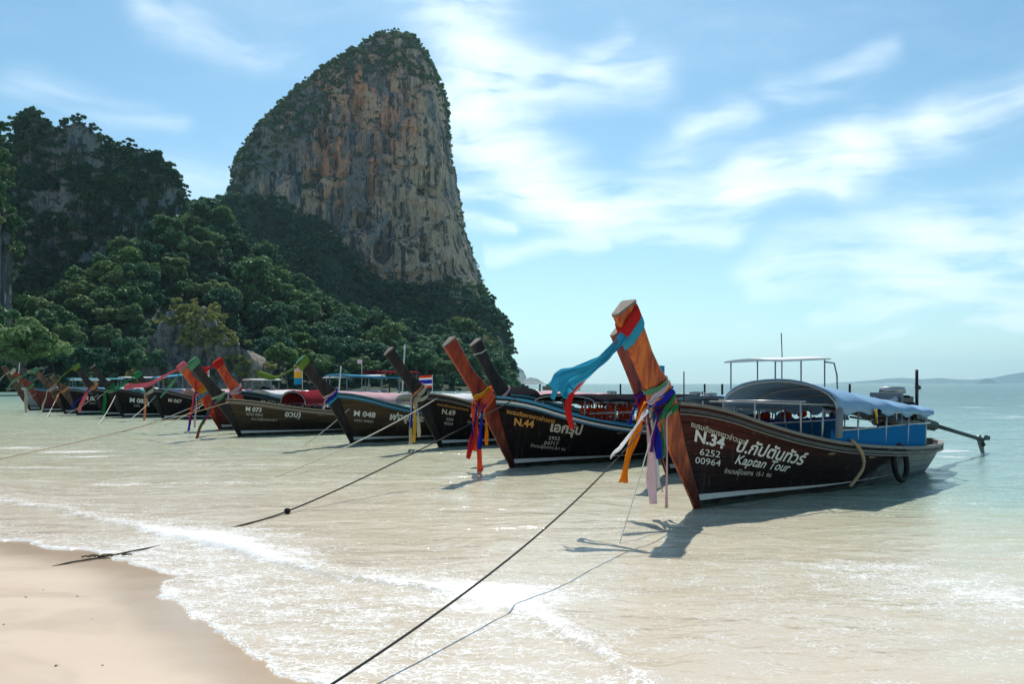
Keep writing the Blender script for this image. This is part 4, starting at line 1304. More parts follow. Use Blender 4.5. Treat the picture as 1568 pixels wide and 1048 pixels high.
def vault(root, sh, x0, x1, half, eave0, eave1, rise0, rise1, mat, posts=4, sag=.02, nx=22, post_m=None, name='canopy', rails=True, dipf=0.0, droop=.10):
    """tarpaulin stretched over curved hoops, on pipe posts"""
    V = []; ny = 15; rg = random.Random(int(x0 * 10 + x1))
    post_m = post_m or M_STEEL
    def top(t_, q):
        x = x0 + (x1 - x0) * t_
        ez = eave0 + (eave1 - eave0) * t_; rz = rise0 + (rise1 - rise0) * t_
        y = half * math.sin(q * PI / 2)
        z = ez + rz * (math.cos(q * PI / 2) ** .9 if abs(q) < 1 else 0)
        return x, y, z
    for layer in (0, 1):
        for i in range(nx):
            t_ = i / (nx - 1)
            for j in range(ny):
                q = -1 + 2 * j / (ny - 1)
                x, y, z = top(t_, q)
                ph_ = (t_ * posts) % 1
                z -= sag * math.sin(PI * ph_) * (1.5 + .5 * math.sin(7 * q))
                z += .008 * math.sin(23 * t_ + 5 * q) + .006 * math.sin(41 * t_ - 9 * q)
                if abs(q) == 1: z -= droop * (.6 + .4 * math.sin(31 * t_ + q))
                V.append((x, y * (1.02 if layer == 0 else 1.0), z - .012 * layer))
    n = nx * ny
    Q = [tuple(map(int, q)) for q in gridq(nx, ny)]
    R_ = [tuple(i + n for i in q[::-1]) for q in Q]
    E = []
    for i in range(nx - 1):
        a, b_ = i * ny, (i + 1) * ny
        E.append((a, b_, b_ + n, a + n)); a += ny - 1; b_ += ny - 1; E.append((b_, a, a + n, b_ + n))
    for j in range(ny - 1):
        E.append((j, j + n, j + 1 + n, j + 1)); a = (nx - 1) * ny + j; E.append((a + 1, a + 1 + n, a + n, a))
    c_ = MB(); c_.add(V, Q + R_ + E); co = c_.build(name, mat, root)
    fr_ = MB()
    for k in range(posts + 1):
        t_ = k / posts
        pts_ = [Vector(top(t_, -1 + 2 * j / 12)) + Vector((0, 0, -.045)) for j in range(13)]
        fr_.tube(pts_, .016, 5)
    for sgn in (-1, 1):
        fr_.tube([Vector(top(k / 8, sgn * .999)) + Vector((0, 0, -.05)) for k in range(9)], .016, 5)
    fr_.tube([Vector(top(k / 8, 0)) + Vector((0, 0, -.04)) for k in range(9)], .014, 5)
    fr_.build('canopy_frame', post_m, root)
    for sgn in (-1, 1):
        for k in range(posts + 1):
            t_ = k / posts; x, y, z = top(t_, sgn)
            u, _ = sh.uv(x, sh.zs(x)); bx, by, bz = sh.P(u, 1)
            MB().tube([(x, sgn * (abs(by) - .05), bz - .02), (x, sgn * min(abs(y), abs(by) - .02), z - .03)], .016, 6).build('canopy_post', post_m, root)
    return co


def flat_roof(root, sh, x0, x1, half, z, mat, tilt=0.0, name='shade_roof', posts=2, post_m=None, thick=.035, bow=.05):
    V = []; nx, ny = 9, 7
    for layer in (0, 1):
        for i in range(nx):
            t_ = i / (nx - 1)
            for j in range(ny):
                q = -1 + 2 * j / (ny - 1)
                V.append((x0 + (x1 - x0) * t_, half * q, z + tilt * (t_ - .5) + bow * (1 - q * q) - thick * layer))
    n = nx * ny
    Q = [tuple(map(int, q)) for q in gridq(nx, ny)]; R_ = [tuple(i + n for i in q[::-1]) for q in Q]; E = []
    for i in range(nx - 1):
        a, b_ = i * ny, (i + 1) * ny
        E.append((a, b_, b_ + n, a + n)); a += ny - 1; b_ += ny - 1; E.append((b_, a, a + n, b_ + n))
    for j in range(ny - 1):
        E.append((j, j + n, j + 1 + n, j + 1)); a = (nx - 1) * ny + j; E.append((a + 1, a + 1 + n, a + n, a))
    MB().add(V, Q + R_ + E).build(name, mat, root)
    for sgn in (-1, 1):
        for k in range(posts):
            x = x0 + .12 + (x1 - x0 - .24) * k / max(1, posts - 1)
            MB().tube([(x, sgn * half * .85, max(.3, sh.zs(x) - .1)), (x, sgn * half * .85, z - .01 + tilt * ((x - x0) / (x1 - x0) - .5))], .018, 6).build('roof_post', post_m or M_GREYPIPE, root)


def boat(label, bx, by, ang, sh, hull='black', prow='dark', capm=None, rail_m=None, rail2=None, planks=7, sides=(1, -1), texts=(), stripe=True, group=None, eng=True, benches=4,
         canopy=(), roofs=(), engine_body=None, eng_s=1.0, shaft=4.4, trim=0.0, lift=0.0, detail=True, nu=36, inner=None, stern_mount=None):
    root = bpy.data.objects.new('longtail_boat', None); COL.objects.link(root)
    root.location = (bx, by, lift); root.rotation_euler = (0, trim, math.radians(ang)); root.empty_display_size = .5
    tag(root, label, 'boat', group)
    bpy.context.view_layer.update()
    root.matrix_world = Matrix.Translation((bx, by, lift)) @ Matrix.Rotation(math.radians(ang), 4, 'Z') @ Matrix.Rotation(trim, 4, 'Y')
    hm = HM[hull]
    # inner skin and frames
    for sd_ in (1, -1):
        V, Q = hull_strip(sh, 0, .985, .0, 1, nu, 9, -.012, .03, sd_)
        MB().add(V, Q).build('hull_lining', inner or hm, root)
        for k in range(planks):
            v0, v1 = k / planks, (k + 1) / planks
            V, Q = hull_strip(sh, v0 + .0045, v1 - .0045, 0, 1, nu, 3, .002 + .0015 * (k % 2), .012, sd_)
            MB().add(V, Q).build('hull_plank', hm, root)
    # transom
    V = []
    for j in range(9):
        x, y, z = sh.P(1, j / 8, 0); V += [(x, y, z), (x, -y, z)]
    Vb = [(x - .03, y, z) for x, y, z in V]; n = len(V)
    Q = [(2 * j, 2 * j + 1, 2 * j + 3, 2 * j + 2) for j in range(8)]
    MB().add(V + Vb, Q + [tuple(i + n for i in q[::-1]) for q in Q] + [(16, 17, 17 + n, 16 + n)]).build('transom', hm, root, False)
    rm = rail_m or M_RAIL
    for sd_ in (1, -1):
        V, Q = rail(sh, sd_, -.005, .012, .105, .045); MB().add(V, Q).build('gunwale', rm, root, False)
        V, Q = rail(sh, sd_, .022, -.075, .035, .05); MB().add(V, Q).build('rub_rail', rail2 or M_RAIL_D, root, False)
        if detail:
            V, Q = rail(sh, sd_, .024, -.125, .022, .016, 0, .8); MB().add(V, Q).build('trim_line', M_WHITE if rail_m is None else rm, root, False)
    V = [(sh.P(1, 1)[0] + d, sgn * .32 * sh.beam, sh.zs(sh.L) + dz) for d in (-.06, .06) for sgn in (-1, 1) for dz in (-.02, .03)]
    MB().add(V, [(0, 1, 3, 2), (4, 6, 7, 5), (0, 4, 5, 1), (2, 3, 7, 6), (0, 2, 6, 4), (1, 5, 7, 3)]).build('stern_rail', rm, root, False)
    if stripe:
        for sd_ in (1, -1):
            V = []; n = 40
            for layer in (0, 1):
                for i in range(n):
                    t_ = i / (n - 1); x = .12 + t_ * (sh.L * .62)
                    hz = .085 * max(.12, 1 - t_ * 1.25); zb = .10 + .02 * t_
                    for zz_ in (zb, zb + hz):
                        u, vv = sh.uv(x - .35 * zz_, zz_); V.append((sh.P(u, vv)[0], sd_ * (abs(sh.P(u, vv)[1]) + .013 - .010 * layer), zz_))
            m_ = n * 2; Q = [(2 * i, 2 * i + 1, 2 * i + 3, 2 * i + 2) for i in range(n - 1)]
            MB().add(V, Q + [tuple(i + m_ for i in q[::-1]) for q in Q]).build('waterline_stripe', M_STRIPE, root, False)
    make_prow(sh, root, PM[prow], capm or M_END)
    # foredeck, floor boards, thwarts
    V = []; n = 12
    for i in range(n):
        u = .005 + .2 * i / (n - 1); x, y, z = sh.P(u, 1); V += [(x, -abs(y) + .03, z - .05), (x, abs(y) - .03, z - .05)]
    Vb = [(x, y, z - .03) for x, y, z in V]; k = len(V)
    Q = [(2 * i, 2 * i + 1, 2 * i + 3, 2 * i + 2) for i in range(n - 1)]
    MB().add(V + Vb, Q + [tuple(i + k for i in q[::-1]) for q in Q] + [(k - 2, k - 1, 2 * k - 1, 2 * k - 2)]).build('foredeck', M_DECK, root, False)
    V = []; n = 16
    for i in range(n):
        u = .18 + .76 * i / (n - 1); x, y, z = sh.P(u, .5); V += [(x, -abs(y) + .03, .10), (x, abs(y) - .03, .10)]
    Vb = [(x, y, z - .03) for x, y, z in V]; k = len(V)
    Q = [(2 * i, 2 * i + 1, 2 * i + 3, 2 * i + 2) for i in range(n - 1)]
    MB().add(V + Vb, Q + [tuple(i + k for i in q[::-1]) for q in Q]).build('floor_boards', M_DECK, root, False)
    for i in range(benches):
        x = 2.6 + (sh.L - 4.6) * i / max(1, benches - 1); u, _ = sh.uv(x, sh.zs(x)); y = abs(sh.P(u, .9)[1]) - .02
        MB().box((x, 0, sh.zs(x) - .16), (.30, 2 * y, .035)).build('bench', M_DECK, root, False, .006)
    if detail:
        for k in range(9):
            u = .16 + .085 * k
            for sd_ in (1, -1):
                pts_ = [Vector((sh.P(u, v)[0], sd_ * (abs(sh.P(u, v)[1]) - .055), sh.P(u, v)[2])) for v in np.linspace(.3, .96, 6)]
                MB().tube(pts_, .022, 4).build('rib', M_INNER, root, False)
    for c in canopy: vault(root, sh, **c)
    for r_ in roofs: flat_roof(root, sh, **r_)
    if eng: engine(root, sh.L - 1.0 - .35 * (eng_s > 1), sh.zs(sh.L) + .52, eng_s, detail, .05, shaft, int(bx * 7), swing=0.02, body=engine_body)
    for tx in texts: lettering(sh, root, **tx)
    return root


def ribbon(name, pts, w0, w1, mat, parent=None, sway=0.0, side=(0, 1, 0), twist=0.0, n=22, ruffle=.25, mb=None):
    """soft cloth strip through pts (Catmull curve)"""
    P_ = [Vector(p) for p in pts]; P_ = [P_[0] * 2 - P_[1]] + P_ + [P_[-1] * 2 - P_[-2]]
    out_, sd_ = [], []
    for i in range(n):
        t_ = i / (n - 1) * (len(P_) - 3); k = min(int(t_), len(P_) - 4); f_ = t_ - k
        a, b_, c, d = P_[k:k + 4]
        p = .5 * ((2 * b_) + (-a + c) * f_ + (2 * a - 5 * b_ + 4 * c - d) * f_ ** 2 + (-a + 3 * b_ - 3 * c + d) * f_ ** 3)
        g = i / (n - 1); w_ = w0 + (w1 - w0) * g
        w_ *= 1 + ruffle * math.sin(9 * g + w0 * 50)
        tang = ((c - b_) if (c - b_).length > 1e-5 else Vector((0, 0, -1))).normalized()
        s_ = Vector(side); s_ = (s_ - tang * s_.dot(tang)).normalized()
        s_ = Matrix.Rotation(twist * g + .35 * math.sin(6 * g), 3, tang) @ s_
        out_.append(p); sd_.append(s_ * w_)
    m_ = mb or MB(); m_.cloth(out_, sd_, seed=int(w1 * 1e4) + len(COL.objects))
    if mb is not None: return None
    return m_.build(name, mat, parent)


def catmull(pts, n):
    P_ = [Vector(p) for p in pts]; P_ = [P_[0] * 2 - P_[1]] + P_ + [P_[-1] * 2 - P_[-2]]; o_ = []
    for i in range(n):
        t_ = i / (n - 1) * (len(P_) - 3); k = min(int(t_), len(P_) - 4); f_ = t_ - k
        a, b_, c, d = P_[k:k + 4]
        o_.append(.5 * ((2 * b_) + (-a + c) * f_ + (2 * a - 5 * b_ + 4 * c - d) * f_ ** 2 + (-a + 3 * b_ - 3 * c + d) * f_ ** 3))
    return o_


def garland(root, sh, label, wraps, tails, group=None, at_t=.60, name='prow_garland', spread=.05):
    """cloths knotted round a prow: wraps = [(material, t along timber, width)], tails = [(material, length, width, sway_x, sway_y)]"""
    g = bpy.data.objects.new(name, None); COL.objects.link(g)
    fr, wd, wy, d = prow_geo(sh)
    def samp(arr, t_):
        k = t_ * (len(arr) - 1); i = min(int(k), len(arr) - 2); f_ = k - i
        return arr[i] * (1 - f_) + arr[i + 1] * f_
    c0 = samp(fr, at_t)
    Mx = root.matrix_world
    g.location = Mx @ c0; g.rotation_euler = root.rotation_euler
    tag(g, label, 'ribbons', group)
    Mw = Matrix.Translation(Mx @ c0) @ Mx.to_3x3().to_4x4()
    g.matrix_world = Mw
    for i, (mt, t_, hw) in enumerate(wraps):
        m_ = MB(); c = samp(fr, t_) - c0; W = samp(wd, t_); H = samp(wy, t_)
        a = (samp(fr, min(1, t_ + .05)) - samp(fr, max(0, t_ - .05))).normalized(); back = Vector((a.z, 0, -a.x))
        pts_, sds = [], []
        tl = .35 * (-1) ** i
        for k in range(25):
            th = 2 * PI * k / 24
            px_ = (math.cos(th)); py_ = math.sin(th)
            sx_ = abs(px_) ** .6 * (1 if px_ > 0 else -1); sy_ = abs(py_) ** .6 * (1 if py_ > 0 else -1)
            p = c + back * (W * .5 + sx_ * (W * .5 + .02)) + Vector((0, sy_ * (H * .5 + .022) * (.55 + .45 * (sx_ + 1) / 2), 0)) + a * (tl * .12 * px_ + .012 * math.sin(5 * th))
            pts_.append(p); sds.append(a * hw * (1 + .2 * math.sin(3 * th + i)))
        m_.cloth(pts_, [s_ * 1.15 for s_ in sds], .004, 7, i)
        m_.build('wrap', CM[mt], g)
    start = Vector((-.03, -.08, 0))
    for i, (mt, ln, hw, sx_, sy_) in enumerate(tails):
        off = Vector((.02 * i - .03, -spread * (i - len(tails) / 2), -.02 * i))
        p0 = start + off
        pts_ = [p0 + Vector((.08, .0, .05)), p0 + Vector((-.04, -.02, -.04)), p0 + Vector((sx_ * .35, sy_ * .35, -ln * .35)), p0 + Vector((sx_ * .8, sy_ * .7, -ln * .7)), p0 + Vector((sx_, sy_, -ln))]
        ribbon('ribbon', pts_, hw * .45, hw, CM[mt], g, side=(.6, .6, 0), twist=.8 * (-1) ** i)
    return g


def flag(label, p, hgt, w_, h_, cols, group=None, wave=.05, dirx=-1, pole=.012):
    e = bpy.data.objects.new('flag', None); COL.objects.link(e); e.location = p
    tag(e, label, 'flag', group)
    MB().tube([(0, 0, 0), (0, 0, hgt)], pole, 6).build('flagpole', M_WHITE, e)
    nx = 10; rows_ = []
    for mt, share in cols: rows_.append((mt, share))
    tot_ = sum(r_[1] for r_ in rows_)
    m_ = MB(); z = hgt - .01; mats = []
    for k, (mt, share) in enumerate(rows_):
        z2 = z - h_ * share / tot_; V = []
        for i in range(nx):
            t_ = i / (nx - 1); y = wave * math.sin(5.5 * t_) ; dz = -.06 * w_ * t_
            V += [(dirx * w_ * t_, y, z + dz), (dirx * w_ * t_, y + .004, z2 + dz)]
        V += [(x, y + .006, zz_) for x, y, zz_ in V]; n = 2 * nx
        Q = [(2 * i, 2 * i + 1, 2 * i + 3, 2 * i + 2) for i in range(nx - 1)]
        m_.k = k; m_.add(V, Q + [tuple(i + n for i in q[::-1]) for q in Q]); mats.append(CM[mt]); z = z2
    m_.build('cloth', mats, e)
    return e


def life_jacket(label, Mx, mat='vest', group=None, s=1.0):
    global LJ
    e = bpy.data.objects.new('life_jacket', None); COL.objects.link(e)
    e.matrix_world = Mx @ Matrix.Scale(s, 4)
    tag(e, label, 'life jacket', group)
    if LJ is None:
        ms = []
        m_ = MB()
        for sg in (-1, 1):
            m_.add([(sg * .02, -.03, -.42), (sg * .20, -.03, -.42), (sg * .20, -.04, -.16), (sg * .18, -.04, -.02), (sg * .05, -.03, -.02), (sg * .02, -.04, -.16),
                    (sg * .02, .03, -.42), (sg * .20, .03, -.42), (sg * .20, .04, -.16), (sg * .18, .04, -.02), (sg * .05, .03, -.02), (sg * .02, .04, -.16)],
                   [(0, 1, 2, 3, 4, 5), (11, 10, 9, 8, 7, 6), (0, 6, 7, 1), (1, 7, 8, 2), (2, 8, 9, 3), (3, 9, 10, 4), (4, 10, 11, 5), (5, 11, 6, 0)])
        ob = m_.build('panels', CM['vest'], None, False, .015); ms.append(('panels', ob))
        ob = MB().tube([(-.09, .01, -.05), (-.10, .02, .05), (-.05, .03, .12), (.05, .03, .12), (.10, .02, .05), (.09, .01, -.05)], .032, 7).build('collar', CM['vest'], None); ms.append(('collar', ob))
        st = MB(); st.box((0, -.045, -.16), (.41, .012, .018)); st.box((.1, -.045, -.30), (.09, .012, .06)); ob = st.build('straps', CM['white'], None, False); ms.append(('straps', ob))
        LJ = ms
        for _, ob in ms: ob.parent = e
        return e
    for nm_, src in LJ:
        c = src.copy(); COL.objects.link(c); c.parent = e
    return e


LJ = None

# ================================================================== THE MOORED ROW
ANG = 43.0
GRP = 'longtail boats moored bow to the beach'
TH_CLUB = 'ชมรมเรือหางยาวอ่าวนาง'
TH_PAX = 'จำนวนผู้โดยสาร'

# --- nearest boat
shA = Shape(8.3, pw=.90, neck=(-.93, 1.36), tip=(-1.69, 2.52))
W_, O_, C_ = M_LET['white'], M_LET['orange'], M_LET['cream']
bA = boat('nearest longtail boat, dark red hull with tall varnished orange prow and big white lettering', 2.49, 10.7, ANG, shA, 'A', 'orange', None, M_RAIL, M_RAIL_D, 8, group=GRP, texts=[
    dict(text=TH_CLUB, x0=-.22, z0=1.13, size=.098, slope=-.30, matl=C_, bold=.012),
    dict(text='N.34', x0=-.14, z0=.935, size=.215, slope=-.25, matl=W_, bold=.035, squeeze=1.22, name='lettering'),
    dict(text='ป.กัปตันทัวร์', x0=.58, z0=.765, size=.24, slope=-.20, matl=W_, shear=.22, bold=.022, squeeze=1.16, name='lettering'),
    dict(text='6252', x0=-.02, z0=.735, size=.125, slope=-.15, matl=W_, squeeze=1.5),
    dict(text='00964', x0=-.08, z0=.625, size=.125, slope=-.15, matl=W_, squeeze=1.5),
    dict(text='Kaptan Tour', x0=.62, z0=.585, size=.185, slope=-.17, matl=W_, shear=.35, squeeze=1.12, bold=.012),
    dict(text=TH_PAX + '  15-1  คน', x0=.48, z0=.455, size=.088, slope=-.125, matl=C_, bold=.008)],
    canopy=[dict(x0=2.25, x1=6.15, half=.95, eave0=1.36, eave1=1.20, rise0=.42, rise1=.12, mat=CM['tarp_blue'], posts=4, post_m=M_STEEL)], shaft=4.95, eng_s=1.45)
# forward rail frame of pipes
m_ = MB()
for x in (.85, 1.75):
    for s_ in (-1, 1):
        u, _ = shA.uv(x, shA.zs(x)); y = abs(shA.P(u, 1)[1]) - .04
        m_.tube([(x, s_ * y, shA.zs(x)), (x, s_ * y, 1.44)], .013, 6)
m_.tube([(.85, -.3, 1.44), (2.3, -.92, 1.38)], .013, 6); m_.tube([(.85, .3, 1.44), (2.3, .92, 1.38)], .013, 6); m_.tube([(.85, -.3, 1.44), (.85, .3, 1.44)], .013, 6)
m_.tube([(1.75, -.72, 1.44), (1.75, .72, 1.44)], .013, 6)
m_.build('rail_frame', M_STEEL, bA)
# side panels aft: blue sheet between rail and gunwale
for s_ in (-1, 1):
    V = []; n = 26
    for i in range(n):
        x = 2.45 + (6.1 - 2.45) * i / (n - 1); u, _ = shA.uv(x, shA.zs(x)); y = abs(shA.P(u, 1)[1]) - .03
        wv_ = .012 * math.sin(i * 1.9) + .008 * math.sin(i * 4.3)
        for z in (shA.zs(x) + .02, shA.zs(x) + .20, .985):
            V.append((x, s_ * (y + wv_ * (z - .5) * 2), z))
    V += [(x, y - s_ * .012, z) for x, y, z in V]; k = n * 3
    Q = [tuple(map(int, q)) for q in gridq(n, 3)]
    MB().add(V, Q + [tuple(i + k for i in q[::-1]) for q in Q]).build('side_curtain', CM['skirt_blue'], bA)
    MB().tube([(2.4, s_ * .90, 1.0), (6.3, s_ * .84, .98)], .015, 6).build('side_rail', M_STEEL, bA)
MB().tube([(2.28, -.96, .9), (2.3, -.97, 1.34)], .055, 7).build('rolled_cloth', CM['tarp_grey'], bA)

# --- the rest: label, position, shape and dress
bA2 = boat('dark longtail boat behind the nearest one, with blue awning and raised white shade roof', 2.9, 14.75, ANG,
           Shape(8.3, neck=(-.86, 1.36), tip=(-1.58, 2.52)), 'black', 'red', None, M_RAIL_D, M_WHITE, 5, group=GRP, nu=26,
           canopy=[dict(x0=1.5, x1=5.7, half=.95, eave0=1.26, eave1=1.30, rise0=.20, rise1=.22, mat=CM['tarp_blue'], posts=4, post_m=M_GREYPIPE)],
           roofs=[dict(x0=3.0, x1=5.5, half=.62, z=2.24, mat=M_WHITE, tilt=.10, posts=3)])
for s_ in (-1, 1):
    V = [];
    for i in range(20):
        x = 1.6 + 3.9 * i / 19
        V += [(x, s_ * (.90 + .01 * math.sin(i * 2)), .74 - .02 * math.sin(i * 1.3)), (x, s_ * .90, .97)]
    V += [(x, y - s_ * .01, z) for x, y, z in V]; Q = [(2 * i, 2 * i + 1, 2 * i + 3, 2 * i + 2) for i in range(19)]
    MB().add(V, Q + [tuple(i + 40 for i in q[::-1]) for q in Q]).build('side_curtain', CM['navy'], bA2)
MB().tube([(5.4, -.55, 2.20), (5.75, -.58, 2.18), (5.85, -.6, 1.9), (5.9, -.62, .6)], .02, 6).build('stern_hoop', M_GREYPIPE, bA2)
MB().tube([(4.4, 0, 2.3), (4.36, 0, 2.85)], .012, 5).build('antenna', M_IRON, bA2)
MB().tube([(1.3, .5, 1.0), (1.3, .5, 1.95)], .014, 5).build('antenna', M_IRON, bA2)

bB = boat('black longtail boat with orange lettering, cyan gunwale and red-brown prow', -.03, 15.7, ANG, Shape(8.3, neck=(-.86, 1.32), tip=(-1.69, 2.38)),
          'black', 'red', None, M_CYAN, M_WHITE, 7, group=GRP, texts=[
    dict(text=TH_CLUB, x0=-.20, z0=1.12, size=.11, slope=-.22, matl=O_, bold=.02),
    dict(text='N.44', x0=-.02, z0=.88, size=.20, slope=-.16, matl=O_, bold=.035, squeeze=1.1),
    dict(text='เอกรุ๊ป', x0=.78, z0=.73, size=.27, slope=-.13, matl=M_LET['cream'], bold=.035, squeeze=1.1),
    dict(text='5952', x0=.80, z0=.555, size=.105, slope=-.10, matl=C_, squeeze=1.3),
    dict(text='04717', x0=.72, z0=.455, size=.105, slope=-.10, matl=C_, squeeze=1.3),
    dict(text=TH_PAX + ' 8-1 คน', x0=.42, z0=.42, size=.09, slope=-.14, matl=C_)],
    canopy=[dict(x0=1.55, x1=5.6, half=.86, eave0=1.36, eave1=1.32, rise0=.13, rise1=.13, mat=CM['tarp_black'], posts=5, post_m=M_GREYPIPE, droop=.05)])
MB().tube([(1.5, -.78, 1.08), (5.6, -.84, 1.05)], .014, 6).build('side_rail', M_GREYPIPE, bB)
bB2 = boat('black longtail boat tucked behind the orange lettered one, black prow with bleached top', .25, 18.7, ANG,
           Shape(8.3, beam=.80, neck=(-.80, 1.36), tip=(-1.60, 2.54)), 'black', 'dark', None, M_TEAL, M_CYAN, 5, group=GRP, nu=26,
           canopy=[dict(x0=2.2, x1=6.2, half=.78, eave0=1.22, eave1=1.2, rise0=.20, rise1=.2, mat=CM['tarp_maroon'], posts=4)])
bC = boat('black longtail boat with plain black prow and small white lettering, third hull from the right', -1.96, 21.0, ANG,
          Shape(8.3, neck=(-.80, 1.36), tip=(-1.72, 2.42)), 'black', 'dark', None, M_PALE, M_RAIL_D, 6, group=GRP, nu=30, texts=[
    dict(text=TH_CLUB, x0=-.15, z0=1.13, size=.09, slope=-.2, matl=O_),
    dict(text='N.69', x0=.0, z0=.90, size=.19, slope=-.16, matl=C_, bold=.02), dict(text='อัยแลนด์ 1', x0=.78, z0=.80, size=.27, slope=-.15, matl=C_, bold=.03, shear=.15),
    dict(text='5242', x0=.15, z0=.72, size=.10, slope=-.14, matl=C_), dict(text='02224', x0=.10, z0=.61, size=.10, slope=-.14, matl=C_),
    dict(text=TH_PAX + ' 8-1 คน', x0=.75, z0=.64, size=.085, slope=-.15, matl=C_)],
    canopy=[dict(x0=2.0, x1=3.0, half=.85, eave0=1.28, eave1=1.3, rise0=.30, rise1=.30, mat=CM['tarp_black'], posts=1), dict(x0=3.0, x1=6.6, half=.85, eave0=1.26, eave1=1.2, rise0=.26, rise1=.2, mat=CM['tarp_pink'], posts=3)])
bD = boat('brown weathered longtail boat with teal gunwale and a green-capped dark prow', -4.57, 22.2, ANG,
          Shape(8.3, neck=(-.78, 1.25), tip=(-1.66, 2.24)), 'brown', 'dark', CM['mint'], M_TEAL, M_CYAN, 7, group=GRP, nu=30, texts=[
    dict(text='M 048', x0=.02, z0=.80, size=.21, slope=-.12, matl=W_, bold=.03, squeeze=1.15), dict(text='ฟจจุรีฮะ', x0=1.02, z0=.66, size=.29, slope=-.09, matl=W_, bold=.03, shear=.15, squeeze=1.15),
    dict(text='6252 00801', x0=.05, z0=.64, size=.10, slope=-.12, matl=C_, squeeze=1.2)],
    canopy=[dict(x0=2.1, x1=6.2, half=.86, eave0=1.20, eave1=1.2, rise0=.20, rise1=.2, mat=CM['tarp_white'], posts=4)])
bE = boat('brown longtail boat with pale gunwale, long pink awning and maroon front hoop', -8.8, 25.2, ANG,
          Shape(8.3, neck=(-.78, 1.15), tip=(-1.60, 2.32), sheer=[(0, 1.2), (.6, 1.08), (1.2, .98), (2.1, .84), (3.2, .74), (4.8, .66), (6.5, .6), (7.8, .6), (8.6, .66)]), 'brown', 'dark', CM['mint'], M_PALE, M_PALE, 7, group=GRP, nu=30, texts=[
    dict(text='M 073', x0=.15, z0=.83, size=.19, slope=-.10, matl=W_, bold=.03), dict(text='อวบ)', x0=1.35, z0=.62, size=.26, slope=-.08, matl=W_, bold=.03),
    dict(text='6252 0062', x0=.18, z0=.69, size=.12, slope=-.10, matl=C_), dict(text=TH_PAX + ' 8-1', x0=.35, z0=.53, size=.10, slope=-.08, matl=C_)],
    canopy=[dict(x0=1.9, x1=2.9, half=.88, eave0=1.05, eave1=1.08, rise0=.42, rise1=.42, mat=CM['tarp_maroon'], posts=1), dict(x0=2.9, x1=6.8, half=.88, eave0=1.08, eave1=1.0, rise0=.40, rise1=.34, mat=CM['tarp_pink'], posts=4)])
bF = boat('longtail boat with scarlet prow and small script lettering, half hidden behind the brown one', -9.25, 27.7, ANG,
          Shape(8.3, neck=(-.72, 1.42), tip=(-1.32, 2.40)), 'black', 'scarlet', CM['vest'], M_TEAL, M_RAIL_D, 5, group=GRP, nu=26, texts=[
    dict(text='M 072 Island Travel & Tour', x0=.25, z0=1.02, size=.16, slope=-.14, matl=W_, shear=.3, squeeze=1.2)],
    canopy=[dict(x0=2.0, x1=3.4, half=.85, eave0=1.2, eave1=1.2, rise0=.22, rise1=.22, mat=CM['tarp_pink'], posts=2)],
    roofs=[dict(x0=3.4, x1=6.0, half=.75, z=1.98, mat=CM['tarp_cyan'], tilt=-.10, posts=2), dict(x0=5.0, x1=6.9, half=.7, z=2.16, mat=CM['tarp_maroon'], tilt=.0, posts=2)], engine_body=M_ENG2)
bG = boat('longtail boat with red prow capped in pink cloth and a thin white awning', -10.8, 28.9, ANG, Shape(8.3, beam=.8, neck=(-.82, 1.35), tip=(-1.52, 2.28)), 'wine', 'scarlet', CM['pink'], M_TEAL, M_RAIL_D, 5, group=GRP, nu=26,
          canopy=[dict(x0=1.6, x1=6.6, half=.78, eave0=1.28, eave1=1.26, rise0=.18, rise1=.18, mat=CM['tarp_white'], posts=4)], roofs=[dict(x0=4.6, x1=6.9, half=.6, z=2.0, mat=CM['tarp_white'], tilt=.08)])
bH = boat('black longtail boat with a pink awning, just left of the pink-capped red prow', -16.5, 37.0, ANG - 4, Shape(8.3, neck=(-.7, 1.25), tip=(-1.25, 2.1)), 'black', 'dark', CM['green'], M_RAIL_D, M_RAIL, 5, group=GRP, nu=22, detail=False,
          texts=[dict(text='M 067', x0=.2, z0=.85, size=.22, slope=-.12, matl=C_, bold=.03), dict(text='L. อ่าวนาง', x0=1.2, z0=.76, size=.24, slope=-.1, matl=O_, bold=.03), dict(text='0252', x0=1.3, z0=.48, size=.14, slope=-.08, matl=C_)],
          canopy=[dict(x0=1.2, x1=6.5, half=.85, eave0=1.2, eave1=1.2, rise0=.26, rise1=.2, mat=CM['tarp_pink'], posts=4)], roofs=[dict(x0=4.0, x1=5.6, half=.6, z=1.9, mat=CM['tarp_white'])])
bI = boat('black longtail boat with a thin black prow and green cloth at its neck', -19.7, 39.6, ANG - 4, Shape(8.3, neck=(-.7, 1.35), tip=(-1.45, 2.45)), 'black', 'dark', M_RAIL, M_RAIL_D, M_RAIL_D, 5, group=GRP, nu=22, detail=False,
          texts=[dict(text='M 085', x0=.3, z0=.78, size=.30, slope=-.12, matl=W_, bold=.04), dict(text='เพื่อนแก้ว', x0=1.35, z0=.62, size=.32, slope=-.1, matl=W_, bold=.03), dict(text='6252', x0=.5, z0=.55, size=.14, slope=-.1, matl=C_)],
          canopy=[dict(x0=1.8, x1=6.5, half=.85, eave0=1.2, eave1=1.2, rise0=.24, rise1=.2, mat=CM['tarp_pink'], posts=4)], roofs=[dict(x0=1.5, x1=3.2, half=.6, z=2.1, mat=CM['tarp_cyan'], tilt=.2)])
